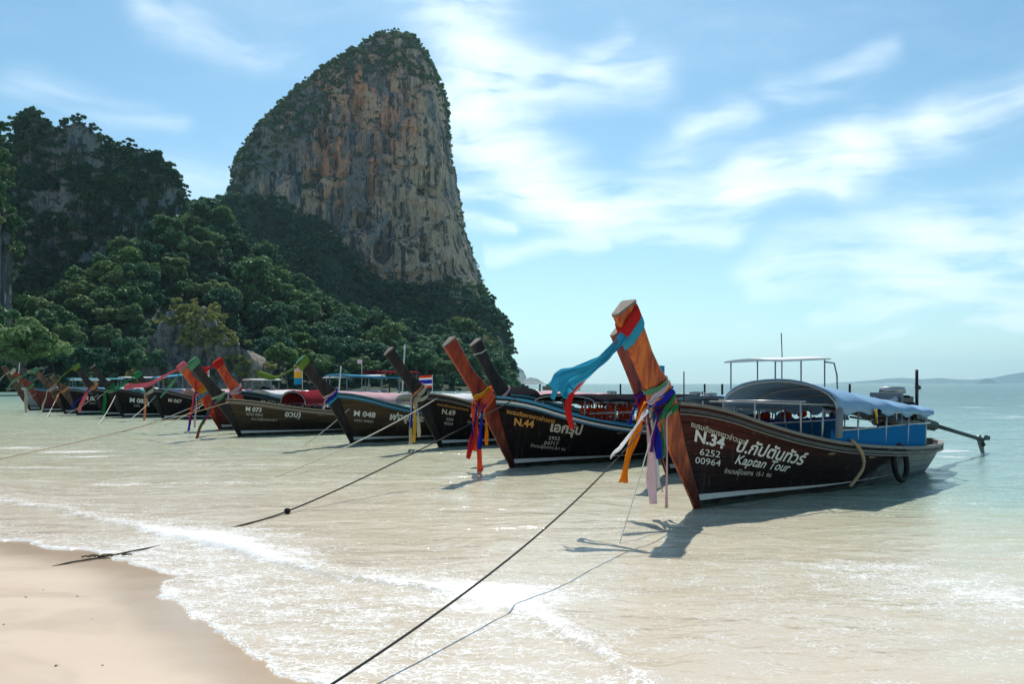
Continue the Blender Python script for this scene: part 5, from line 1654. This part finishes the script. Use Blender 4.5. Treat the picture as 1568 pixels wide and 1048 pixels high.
bJ = boat('longtail boat with olive cloth tied over its dark prow, between two thin black prows', -21.4, 41.2, ANG - 4, Shape(8.3, beam=.8, neck=(-.75, 1.4), tip=(-1.5, 2.55)), 'black', 'dark', CM['olive'], M_RAIL_D, M_RAIL, 5, group=GRP, nu=22, detail=False,
          canopy=[dict(x0=1.6, x1=6.5, half=.78, eave0=1.25, eave1=1.2, rise0=.2, rise1=.2, mat=CM['tarp_teal'], posts=4)])
bK = boat('longtail boat with a stubby brown prow and white lettering on a dark bow', -24.0, 43.2, ANG - 4, Shape(8.3, beam=.88, neck=(-.75, 1.25), tip=(-1.3, 2.0)), 'black', 'brown', None, M_TEAL, M_RAIL, 5, group=GRP, nu=22, detail=False,
          texts=[dict(text='M 082', x0=.3, z0=.82, size=.30, slope=-.1, matl=W_, bold=.04), dict(text='อันดามัน', x0=1.5, z0=.70, size=.3, slope=-.08, matl=W_, bold=.03), dict(text='6252', x0=.6, z0=.58, size=.14, slope=-.1, matl=C_)],
          canopy=[dict(x0=1.0, x1=6.5, half=.84, eave0=1.22, eave1=1.2, rise0=.2, rise1=.2, mat=CM['tarp_teal'], posts=4)], roofs=[dict(x0=2.2, x1=4.5, half=.6, z=2.05, mat=CM['tarp_white'])])
bL = boat('longtail boat with a slim brown prow topped by a mint cap, near the left edge', -25.6, 44.8, ANG - 4, Shape(8.3, beam=.8, neck=(-.75, 1.35), tip=(-1.6, 2.42)), 'black', 'brown', CM['mint'], M_TEAL, M_RAIL, 5, group=GRP, nu=22, detail=False,
          canopy=[dict(x0=1.6, x1=6.5, half=.76, eave0=1.25, eave1=1.2, rise0=.2, rise1=.2, mat=CM['tarp_cyan'], posts=4)])
bM = boat('longtail boat with a wine red hull and short brown prow near the left edge', -28.4, 47.4, ANG - 4, Shape(8.3, neck=(-.8, 1.4), tip=(-1.7, 2.4)), 'wine', 'red', M_END, M_TEAL, M_CYAN, 5, group=GRP, nu=22, detail=False,
          texts=[dict(text='M 011', x0=.5, z0=.88, size=.26, slope=-.1, matl=W_, bold=.04), dict(text='6252', x0=.6, z0=.68, size=.13, slope=-.1, matl=C_), dict(text='วารี', x0=2.3, z0=.62, size=.30, slope=-.08, matl=W_, bold=.03)],
          canopy=[dict(x0=1.6, x1=6.5, half=.84, eave0=1.25, eave1=1.25, rise0=.2, rise1=.2, mat=CM['tarp_white'], posts=4)], roofs=[dict(x0=1.4, x1=4.4, half=.6, z=2.0, mat=CM['tarp_teal'])])
bN = boat('leftmost longtail boat with a pale grey painted hull, cut by the left edge', -30.8, 50.0, ANG - 4, Shape(8.3, neck=(-.8, 1.4), tip=(-1.5, 2.7)), 'grey', 'brown', M_END, M_WHITE, M_WHITE, 5, group=GRP, nu=22, detail=False,
          canopy=[dict(x0=1.4, x1=6.5, half=.84, eave0=1.25, eave1=1.25, rise0=.26, rise1=.2, mat=CM['tarp_white'], posts=4)], roofs=[dict(x0=2.4, x1=4.6, half=.6, z=1.95, mat=CM['tarp_white'])])

# --- things aboard and hung on the boats
ty = MB()
R0, r0 = .265, .040; V = []
nu_, nv_ = 40, 10
for i in range(nu_):
    a = 2 * PI * i / nu_
    for j in range(nv_):
        b_ = 2 * PI * j / nv_; rr = R0 + r0 * math.cos(b_) * (1.0 if math.cos(b_) > 0 else 1.15) + (.006 if (i % 2 and math.cos(b_) > .5) else 0)
        V.append((rr * math.cos(a), r0 * 1.15 * math.sin(b_), rr * 1.12 * math.sin(a)))
Q = [tuple(map(int, q)) for q in gridq(nu_, nv_, True)] + [((nu_ - 1) * nv_ + j, (nu_ - 1) * nv_ + (j + 1) % nv_, (j + 1) % nv_, j) for j in range(nv_)]
ty.add(V, Q)
xT = 4.75; u, v = shA.uv(xT, .4); yT = abs(shA.P(u, v)[1]) + .09
te = bpy.data.objects.new('tyre_fender', None); COL.objects.link(te)
te.matrix_world = bA.matrix_world @ Matrix.Translation((xT, -yT, .36)) @ Matrix.Rotation(-.10, 4, 'X')
tag(te, 'old black tyre hung as a fender on the near side of the nearest boat', 'tyre')
ty.build('tyre', M_RUBBER, te)
MB().tube([(0, .02, .28), (0, .03, .42)], .012, 5).build('lashing', M_ROPE_T, te)
u, v = shA.uv(2.9, .7)
fo_ = MB().tube(catmull([bA.matrix_world @ Vector(p) for p in [(2.92, -.86, .84), (2.98, -.94, .74), (3.12, -.97, .55), (3.14, -.95, .38), (3.0, -.90, .22), (2.9, -.86, .12)]], 18), .028, 7).build('hanging_rope', M_ROPE_T)
tag(fo_, 'thick tan rope looped over the side of the nearest boat', 'rope')

vest_spots = [(bB, -.42, 1.20, [(1.75 + .24 * k) for k in range(7)], 'orange life jacket from the bow, under the black awning of the orange lettered boat', .72),
              (bA2, -.60, .84, [(3.1 + .33 * k) for k in range(6)], 'orange life jacket from the bow, under the navy side cloth of the second boat', .8)]
ORD = ['first', 'second', 'third', 'fourth', 'fifth', 'sixth', 'seventh']
rg = random.Random(5)
for bt, y, z, xs, lb, s_ in vest_spots:
    for k, x in enumerate(xs):
        Mx = bt.matrix_world @ Matrix.Translation((x, y, z)) @ Matrix.Rotation(rg.uniform(-.5, .5), 4, 'Z') @ Matrix.Rotation(rg.uniform(-.12, .12), 4, 'Y')
        life_jacket('%s %s' % (ORD[k], lb), Mx, group='life jackets hung in the ' + ('orange lettered boat' if bt is bB else 'second boat'), s=s_)
# bundle of blue and white sheet with red floats in the second boat
bu = MB(); rgn = np.random.default_rng(4)
ico = []
for i in range(9):
    for j in range(14):
        th = PI * i / 8; ph_ = 2 * PI * j / 14; r_ = 1 + .12 * math.sin(3 * ph_ + i) + .08 * math.sin(5 * th)
        ico.append((.24 * r_ * math.sin(th) * math.cos(ph_), .2 * r_ * math.sin(th) * math.sin(ph_), .17 * r_ * math.cos(th)))
bu.add(ico, [tuple(map(int, q)) for q in gridq(9, 14, True)])
bo = bu.build('sheet_bundle', cloth_mat('bundle_cloth', (.45, .58, .80), .1))
bo.matrix_world = bA2.matrix_world @ Matrix.Translation((4.3, -.1, .88))
tag(bo, 'blue and white bundled sheet on a bench of the second boat', 'bundle')
for k, (x, y) in enumerate([(3.3, -.2), (3.95, -.35), (4.75, -.3)]):
    V = [(.11 * math.sin(PI * i / 7) * math.cos(2 * PI * j / 12), .11 * math.sin(PI * i / 7) * math.sin(2 * PI * j / 12), .10 * math.cos(PI * i / 7)) for i in range(8) for j in range(12)]
    f_ = MB().add(V, [tuple(map(int, q)) for q in gridq(8, 12, True)]).build('float_ball', CM['vest'])
    f_.matrix_world = bA2.matrix_world @ Matrix.Translation((x, y, 1.02))
    tag(f_, ['red float ball nearest the bow of the second boat', 'red float ball just before the blue bundle', 'red float ball just behind the blue bundle'][k], 'float', 'red float balls in the second boat')
# cloths hung from the nearest boat's awning rail
for (x, mt, ln, lb) in [(3.55, 'navy', .26, 'navy and yellow cloth hung from the awning rail of the nearest boat')]:
    e = bpy.data.objects.new('hanging_cloth', None); COL.objects.link(e); e.matrix_world = bA.matrix_world @ Matrix.Translation((x, -1.0, 1.27))
    tag(e, lb, 'cloth')
    ribbon('cloth', [(0, 0, .02), (.02, -.01, -.08), (.05, 0, -ln)], .09, .05, CM[mt], e, side=(1, 0, 0)); ribbon('cloth', [(-.1, -.015, .02), (-.06, -.02, -.08), (-.02, -.02, -.20)], .05, .025, CM['yellow'], e, side=(1, 0, 0))

# --- garlands on the prows
garland(bA, shA, 'many-coloured cloths knotted round the neck of the tall orange prow', [('green', .585, .035), ('blue', .62, .05), ('palepink', .655, .045), ('mint', .68, .03), ('orange', .64, .02), ('green', .56, .03)],
        [('orange', .98, .125, -.20, .16), ('palepink', 1.22, .075, -.02, -.12), ('white', 1.0, .06, .04, -.1), ('blue', .60, .05, -.04, -.1), ('purple', .50, .055, -.1, .05), ('mint', .55, .05, -.02, .0), ('rose', 1.16, .035, -.05, -.02)], at_t=.62)
# white streamer tied to the mooring line
e = bpy.data.objects.new('streamer', None); COL.objects.link(e); e.location = at(992, 625, 9.95); tag(e, 'white cloth streamer pulled down the mooring line of the nearest boat', 'ribbons')
base = Vector(e.location)
ribbon('ribbon', [at(p, q, y_) - base for p, q, y_ in [(992, 628, 9.95), (972, 655, 9.75), (952, 682, 9.55), (936, 700, 9.4)]], .03, .065, CM['white'], e, side=(1, 0, .3), twist=1.2)
# sash flying from the prow head
e = bpy.data.objects.new('cloth_streamer', None); COL.objects.link(e)
fr, wd, wy, d = prow_geo(shA)
nk = Vector((shA.neck[0], 0, shA.neck[1])); tp = Vector((shA.tip[0], 0, shA.tip[1])); hd = nk + (tp - nk) * .86
e.matrix_world = Matrix.Translation(bA.matrix_world @ hd); tag(e, 'red and cyan sash streaming left from the head of the tall orange prow', 'sash')
base = Vector(e.matrix_world.translation)
def ring(t_, hw, mt, tl):
    i = t_; c = nk + (tp - nk) * i; W = .355; H = .225; a = d; back = Vector((a.z, 0, -a.x)); p_, s_ = [], []
    for k in range(29):
        th = 2 * PI * k / 28; cx_, cy_ = math.cos(th), math.sin(th)
        sx_ = abs(cx_) ** .55 * (1 if cx_ > 0 else -1); sy_ = abs(cy_) ** .55 * (1 if cy_ > 0 else -1)
        q = c + back * (W * .5 + sx_ * (W * .5 + .015)) + Vector((0, sy_ * (H * .5 + .015) * (.55 + .45 * (sx_ + 1) / 2), 0)) + a * (tl * cx_ + .01 * math.sin(4 * th))
        p_.append(bA.matrix_world @ q - base); s_.append((bA.matrix_world.to_3x3() @ a) * hw * (1 + .12 * math.sin(3 * th)))
    MB().strip(p_, s_, .006).build('wrap', CM[mt], e)
ring(.885, .08, 'red', .08); ring(.785, .07, 'cyan', .09); ring(.84, .02, 'red', .08)
ribbon('ribbon', [at(*p) - base for p in [(955, 512, 9.5), (938, 538, 9.45), (905, 556, 9.4), (872, 572, 9.35), (852, 596, 9.3), (846, 612, 9.3)]], .055, .035, CM['cyan'], e, side=(0, .35, 1), twist=.3, n=40, ruffle=.1)
ribbon('ribbon', [at(*p) - base for p in [(948, 520, 9.5), (925, 548, 9.4), (895, 568, 9.3), (868, 582, 9.25), (853, 600, 9.2)]], .03, .16, CM['cyan'], e, side=(0, .2, 1), twist=.2, n=40, ruffle=.12)
ribbon('ribbon', [at(*p) - base for p in [(945, 522, 9.5), (925, 545, 9.55), (900, 575, 9.55), (876, 602, 9.55), (870, 628, 9.5), (876, 657, 9.5)]], .045, .04, CM['red'], e, side=(.6, .3, .8), twist=.6, n=40, ruffle=.15)
ribbon('ribbon', [at(*p) - base for p in [(945, 524, 9.5), (915, 560, 9.6), (888, 590, 9.7), (872, 606, 9.75)]], .02, .05, CM['rose'], e, side=(.3, .3, 1), twist=.9, n=30)

garland(bA2, Shape(8.3, neck=(-.86, 1.36), tip=(-1.58, 2.52)), 'dark red and blue cloths round the prow just behind the nearest one', [('red', .60, .05), ('purple', .63, .04)], [('blue', .4, .05, -.1, .1), ('red', .3, .04, -.1, -.05)])
garland(bB, Shape(8.3, neck=(-.86, 1.32), tip=(-1.69, 2.38)), 'coral garland with long coral tail on the prow of the orange lettered boat', [('coral', .60, .055), ('orange', .63, .03), ('coral', .57, .04), ('yellow', .65, .015)],
        [('coral', 1.32, .10, .10, -.10), ('coral', .9, .05, -.02, .0), ('purple', .85, .07, -.10, .10), ('red', 1.0, .06, -.18, .16), ('blue', .8, .05, -.05, .05), ('orange', .7, .04, .03, 0)])
garland(bB2, Shape(8.3, neck=(-.80, 1.36), tip=(-1.60, 2.54)), 'pale cord tied round the bleached-topped black prow', [('rose', .60, .03), ('white', .94, .012)], [('rose', .3, .03, .05, 0)])
garland(bC, Shape(8.3, neck=(-.80, 1.36), tip=(-1.72, 2.42)), 'cream and peach cloths hanging from the plain black prow', [('cream', .60, .05), ('cream', .56, .04), ('peach', .63, .025)], [('cream', 1.25, .08, -.05, .0), ('blue', .8, .05, -.08, .05), ('yellow', 1.15, .06, -.04, .04), ('cream', 1.0, .06, .05, 0)])
garland(bD, Shape(8.3, neck=(-.78, 1.25), tip=(-1.66, 2.24)), 'blue and rose band round the neck of the green-capped prow', [('blue', .60, .04), ('rose', .62, .03), ('cyan', .57, .03)], [('rose', .25, .04, -.05, 0)])
# green cloth cap streaming left
def prow_flag(bt, sh, label, mt, pts, w0, w1, cap=True):
    e = bpy.data.objects.new('cloth_streamer', None); COL.objects.link(e)
    nk = Vector((sh.neck[0], 0, sh.neck[1])); tp = Vector((sh.tip[0], 0, sh.tip[1])); d = (tp - nk).normalized()
    e.matrix_world = Matrix.Translation(bt.matrix_world @ tp); base = bt.matrix_world @ tp
    tag(e, label, 'sash')
    back = Vector((d.z, 0, -d.x))
    if cap:
        p_, s_ = [], []
        for k in range(21):
            th = 2 * PI * k / 20; cx_, cy_ = math.cos(th), math.sin(th)
            sx_ = abs(cx_) ** .55 * (1 if cx_ > 0 else -1); sy_ = abs(cy_) ** .55 * (1 if cy_ > 0 else -1)
            q = tp - d * .10 + back * (.15 + sx_ * .172) + Vector((0, sy_ * .115 * (.6 + .4 * (sx_ + 1) / 2), 0)) + d * (.04 * cx_)
            p_.append(bt.matrix_world @ q - base); s_.append(bt.matrix_world.to_3x3() @ d * .10)
        MB().strip(p_, s_, .008).build('wrap', CM[mt], e)
    ribbon('ribbon', [Vector(p) for p in pts], w0, w1, CM[mt], e, side=(0, .4, 1), twist=.7, n=26)
    return e
S_ = lambda *a_: Shape(8.3, neck=a_[0], tip=a_[1])
prow_flag(bD, S_((-.78, 1.25), (-1.66, 2.24)), 'light green cloth over the prow head with its tail blowing left', 'olive', [(.0, 0, -.08), (-.25, 0, -.22), (-.6, .05, -.38), (-.95, .1, -.30), (-1.1, .1, -.26)], .04, .10)
prow_flag(bE, S_((-.78, 1.15), (-1.60, 2.32)), 'mint cloth over the dark prow with a long tail falling left', 'mint', [(.0, 0, -.08), (-.2, 0, -.25), (-.5, .0, -.62), (-.85, 0, -1.05)], .05, .07)
prow_flag(bG, S_((-.82, 1.35), (-1.52, 2.28)), 'pink cloth tied over the red prow and blowing far to the left', 'pink', [(.05, 0, -.05), (-.4, 0, -.28), (-1.0, .1, -.58), (-1.5, .1, -.66), (-1.9, .1, -.68)], .09, .12)
prow_flag(bH, S_((-.7, 1.25), (-1.25, 2.1)), 'dark green cloth wound on the small prow left of the pink one', 'green', [(0, 0, -.05), (-.2, 0, -.2), (-.6, .1, -.45), (-.95, .1, -.75)], .06, .10)
prow_flag(bJ, S_((-.75, 1.4), (-1.5, 2.55)), 'olive cloth on the prow with its tail hanging to the left', 'olive', [(0, 0, -.05), (-.4, 0, -.35), (-.8, .1, -.7), (-1.1, .1, -1.2)], .08, .06)
prow_flag(bL, S_((-.75, 1.35), (-1.6, 2.42)), 'mint streamer from the slim brown prow near the left edge', 'mint', [(0, 0, 0), (-.5, 0, -.3), (-1.1, .1, -.6), (-1.5, .1, -1.2)], .05, .09)
prow_flag(bM, S_((-.8, 1.4), (-1.7, 2.4)), 'cream streamer from the prow of the wine red hull', 'cream', [(0, 0, 0), (-.4, 0, -.3), (-.8, .1, -.75)], .05, .07)
prow_flag(bF, S_((-.72, 1.42), (-1.32, 2.40)), 'scarlet cloth wrapped round the head of the scarlet prow', 'red', [(.0, 0, -.05), (-.2, 0, -.2), (-.4, .0, -.30)], .06, .09)
G2 = [(bE, S_((-.78, 1.15), (-1.60, 2.32)), 'green and red cloths hanging at the bow of the brown boat with pink awning', [('mint', .6, .05), ('cream', .62, .03)], [('green', 1.15, .06, -.5, 0), ('purple', .7, .05, -.3, .05), ('red', 1.1, .03, -.55, 0)]),
      (bF, S_((-.72, 1.42), (-1.32, 2.40)), 'pale rose band tied at the neck of the scarlet prow', [('rose', .6, .05), ('rose', .57, .03)], [('rose', .5, .05, -.1, 0)]),
      (bG, S_((-.82, 1.35), (-1.52, 2.28)), 'rainbow cloths with a long navy tail on the pink-capped prow', [('orange', .62, .07), ('yellow', .59, .04), ('cyan', .56, .04)], [('coral', 1.1, .10, -.2, 0), ('blue', 1.65, .09, -.3, 0), ('palepink', 1.2, .05, -.1, 0)]),
      (bH, S_((-.7, 1.25), (-1.25, 2.1)), 'peach cloths hanging at the neck of the small black boat', [('cream', .6, .06)], [('peach', 1.5, .10, -.05, 0), ('cream', .6, .06, .1, 0)]),
      (bI, S_((-.7, 1.35), (-1.45, 2.45)), 'bright green cloth hanging from the thin black prow', [('green', .6, .12), ('cream', .57, .05)], [('green', 1.2, .13, -.1, 0), ('cream', .4, .05, -.4, 0)]),
      (bJ, S_((-.75, 1.4), (-1.5, 2.55)), 'pink and blue cloths hanging below the olive topped prow', [('peach', .6, .08)], [('pink', 1.1, .16, -.4, 0), ('blue', 1.0, .10, -.8, 0)]),
      (bL, S_((-.75, 1.35), (-1.6, 2.42)), 'grey and pink cloths at the neck of the slim brown prow', [('rose', .6, .08)], [('cream', 1.2, .06, -.3, 0)]),
      (bM, S_((-.8, 1.4), (-1.7, 2.4)), 'cream cloth hanging from the wine red boat', [('mint', .6, .07)], [('cream', 1.5, .12, .0, 0)]),
      (bK, S_((-.75, 1.25), (-1.3, 2.0)), 'brown cord knotted on the stubby brown prow', [('peach', .6, .05)], [('peach', .5, .05, -.2, 0)])]
for bt, s_, lb, wr, tl in G2: garland(bt, s_, lb, wr, [(a, b2, c * .8, d, e_) for a, b2, c, d, e_ in tl])

# --- flags
flag('Thai flag of red, white and blue stripes right of the plain black prow', (at(662, 620, 26)), .98, .44, .40, [('vest', 1), ('white', 1), ('blue', 2), ('white', 1), ('vest', 1)])
flag('small cyan pennant on a pole right of the tall orange prow', at(1007, 625, 21), 1.15, .18, .26, [('cyan', 1)], dirx=1)
flag('faded red and white striped flag above the scarlet prow', at(320, 606, 31), 1.15, .33, .50, [('red', 1), ('white', 1), ('vest', 1), ('white', 1), ('red', 1)])
flag('white, yellow and cyan flag beside the green-capped prow', at(463, 602, 29), 1.05, .30, .72, [('palepink', 1), ('yellow', 1), ('cyan', 1)])
flag('tiny pale pennant on a thin pole above the blue roof', at(554, 600, 33), 1.35, .18, .16, [('palepink', 1)])
for (px_, py0, py1, Y_, lb) in [(616, 528, 600, 24, 'thin white mast rising behind the plain black prow'), (518, 561, 612, 27, 'white pole standing right of the green-capped prow'),
                                (26, 556, 600, 52, 'thin whip aerial at the far left of the row')]:
    a = at(px_, py1, Y_); b2 = at(px_ + 4, py0, Y_)
    tag(MB().tube([a, b2], .022, 6).build('mast', M_WHITE), lb, 'mast')

# --- mooring lines
def rope(label, pts, r, mat, n=40, sag=0.0, group=None):
    P_ = [Vector(p) for p in pts]
    if len(P_) == 2:
        a, b2 = P_; P_ = [a + (b2 - a) * t_ + Vector((0, 0, -4 * sag * t_ * (1 - t_))) for t_ in np.linspace(0, 1, 9)]
    return tag(MB().tube(catmull(P_, n), r, 6).build('mooring_rope', mat), label, 'rope', group)


bz = lambda x, y: float(bed(np.array([x]), np.array([y]))[0])
rope('dark mooring rope from the tall orange prow down to the bottom edge', [bA.matrix_world @ Vector((-.9, -.05, 1.36)), (-1.35, 3.3, bz(-1.35, 3.3) + .02)], .008, M_ROPE_D, 60, .27)
rope('thin white line dropping straight from the tall orange prow into the water', [bA.matrix_world @ Vector((-.95, -.08, 1.3)), (*gnd(942, 838), -.1)], .007, M_ROPE_W, 30, .04)
rope('pale line hanging under the prow behind the nearest boat', [bA2.matrix_world @ Vector((-1.0, -.12, 2.3)), bA2.matrix_world @ Vector((-.75, -.14, 1.4)), bA2.matrix_world @ Vector((-.2, -.14, .1))], .008, M_ROPE_T, 24)
gx_, gy_ = gnd(356, 809)
rope('long rope with a black float running from the orange lettered boat to the foam', [(.1, 15.5, 1.42), (gx_, gy_, .0), (gx_ - .8, gy_ - .8, -.12)] if False else [(.1, 15.5, 1.42), (-1.0, 13.9, .85), (-2.2, 11.8, .30), (*gnd(440, 787), .03), (gx_, gy_, .0), (gx_ - .5, gy_ - .5, -.12)], .011, M_ROPE_D, 60)
fx, fy = gnd(440, 787)
V = [(.045 * math.sin(PI * i / 6) * math.cos(2 * PI * j / 10), .045 * math.sin(PI * i / 6) * math.sin(2 * PI * j / 10), .04 * math.cos(PI * i / 6)) for i in range(7) for j in range(10)]
fb = MB().add(V, [tuple(map(int, q)) for q in gridq(7, 10, True)]).build('float_ball', M_RUBBER); fb.location = (fx, fy, .035)
tag(fb, 'small black float on the long rope over the shallows', 'float')
rope('pale rope from the plain black prow slanting down into the shallows', [bC.matrix_world @ Vector((-.1, -.12, 1.34)), (*gnd(400, 735), -.05)], .012, M_ROPE_W, 40, .12)
rope('pale rope slanting into the water under the teal gunwale', [bD.matrix_world @ Vector((-.1, -.1, 1.0)), (*gnd(462, 682), -.05)], .012, M_ROPE_W, 20, .05)
rope('long thin rope from the brown boat with pink awning crossing to the left edge', [bE.matrix_world @ Vector((-.2, -.08, 1.15)), (*gnd(-120, 728), .0)], .010, M_ROPE_T, 50, .10)
for bt, (ex_, ey_), lb in [(bG, (247, 652), 'rope from the pink-capped prow into the water'), (bG, (180, 662), 'second rope spreading left from the pink-capped prow'), (bH, (190, 648), 'rope from the small black boat into the water'),
                           (bI, (150, 650), 'rope from the thin black prow into the water'), (bJ, (88, 640), 'rope below the olive topped prow'), (bL, (70, 640), 'rope below the slim brown prow'), (bM, (0, 634), 'rope from the wine red boat toward the left edge')]:
    rope(lb, [bt.matrix_world @ Vector((-.3, -.05, 1.15)), (*gnd(ex_, ey_), -.05)], .016, M_ROPE_W, 20, .08, 'mooring ropes at the left of the row')
# rope end with driftwood, half buried in the swash
P_ = []
for k, (px_, py_) in enumerate([(80, 872), (110, 866), (135, 861), (160, 855), (185, 850), (215, 844), (245, 836)]):
    x, y = gnd(px_, py_); P_.append((x, y, max(bz(x, y), -.0) + (.012 if k in (1, 2, 3, 4, 5) else -.004)))
e = bpy.data.objects.new('buried_rope', None); COL.objects.link(e); e.location = P_[3]
tag(e, 'worn dark rope end with weed lying at the edge of the sand', 'rope')
c0 = Vector(P_[3])
MB().tube([p - c0 for p in catmull(P_, 50)], .008, 6).build('rope', M_ROPE_D, e)
wm = MB(); rg = random.Random(3)
for k in range(20):
    x = rg.gauss(0, .10); p = Vector((x, x * .25 + rg.gauss(0, .02), .012)); a = rg.uniform(-.6, .9)
    wm.tube([p, p + Vector((.04 * math.cos(a), .02 * math.sin(a), .008)), p + Vector((.08 * math.cos(a), .03 * math.sin(a) + .01, .0))], rg.uniform(.003, .008), 5)
wm.build('weed', paint('sea_weed', (.12, .075, .04), .7, .4, (.05, .04, .03), 20), e)

# --- boats further out
sF = Shape(8.3, neck=(-.8, 1.5), tip=(-1.6, 2.6))
o = boat('lone longtail boat far out on open water at the right', 117, 226, 62, sF, 'black', 'red', None, M_WHITE, M_WHITE, 3, eng=False, detail=False, nu=16, benches=1, stripe=False,
         canopy=[dict(x0=2, x1=6, half=.8, eave0=1.6, eave1=1.6, rise0=.3, rise1=.3, mat=CM['tarp_white'], posts=2)])
def tour_boat(label, x, y, ang, L, hull_m, cab_m, roof_m, mast=True):
    e = bpy.data.objects.new('tour_boat', None); COL.objects.link(e); e.location = (x, y, 0); e.rotation_euler = (0, 0, math.radians(ang)); tag(e, label, 'boat')
    V = []; n = 14
    for i in range(n):
        t_ = i / (n - 1); b_ = L * .16 * math.sin(PI * min(.5, t_ * .9 + .03)) if t_ < .55 else L * .16
        for (yy, zz_) in ((-1, 1.1 + .9 * (1 - t_) ** 3), (-.75, -.4), (.75, -.4), (1, 1.1 + .9 * (1 - t_) ** 3)):
            V.append((t_ * L - (.8 * (1 - t_) if zz_ > 0 else 0), yy * b_, zz_ * L / 10))
    MB().add(V, [tuple(map(int, q)) for q in gridq(n, 4, True)] + [(0, 1, 2, 3), tuple(4 * (n - 1) + j for j in range(4))]).build('hull', hull_m, e, False)
    s_ = L / 10
    MB().box((L * .58, 0, 1.5 * s_), (L * .42, L * .24, .9 * s_)).build('cabin', cab_m, e, False, .05)
    MB().box((L * .56, 0, 2.05 * s_), (L * .52, L * .28, .12 * s_)).build('roof', roof_m, e, False, .03)
    for k in range(4): MB().box((L * (.43 + .1 * k), -L * .1225, 1.6 * s_), (L * .06, .03, .35 * s_)).build('window', M_IRON, e, False)
    if mast: MB().tube([(L * .5, 0, 2 * s_), (L * .5, 0, 4.2 * s_)], .05 * s_, 6).build('mast', M_WHITE, e)
tour_boat('distant tan and pink tour boat with a mast beyond the flying sash', 17.5, 205, 150, 10, M_PALE, paint('cabin_pink', (.62, .36, .26), .6), M_PALE)
tour_boat('tiny dark boat on the horizon left of the flying sash', 11.5, 250, 20, 8, M_IRON, M_ENG2, M_RAIL_D, False)
tour_boat('tiny dark boat near the low wooded islet', -1.0, 330, 10, 8, M_IRON, M_RAIL_D, M_RAIL_D, False)
# bits of shell and twig on the sand
rgs = np.random.default_rng(12); SPOTS = sorted([(rgs.uniform(5, 330), rgs.uniform(885, 1040)) for k in range(9)], key=lambda q: q[1])
SPOTS = [q for q in SPOTS if float(shore_sd(*[np.array([v_]) for v_ in gnd(*q)])[0]) < -.35][:7]
for k, (px_, py_) in enumerate(SPOTS):
    x, y = gnd(px_, py_)
    if float(shore_sd(np.array([x]), np.array([y]))[0]) > -.35: continue
    z = bz(x, y) + .004; s_ = rgs.uniform(.004, .010)
    V = [(s_ * 1.4 * math.cos(a) * (1 + .2 * math.sin(3 * a)), s_ * math.sin(a), 0) for a in np.linspace(0, 2 * PI, 9)[:-1]] + [(s_ * .5 * math.cos(a), s_ * .4 * math.sin(a), s_ * .5) for a in np.linspace(0, 2 * PI, 9)[:-1]]
    o_ = MB().add(V, [tuple(map(int, q)) for q in gridq(2, 8, True)] + [tuple(range(8, 16))]).build('shell', M_PALE if k % 3 else M_RAIL_D)
    o_.location = (x, y, z); o_.rotation_euler = (0, 0, rgs.uniform(0, 6))
    tag(o_, 'tiny %s scrap on the smooth sand, %s one counting down the beach' % ('dark twig' if k % 3 == 0 else 'pale shell', ORD[k]), 'shell', 'scraps on the sand')
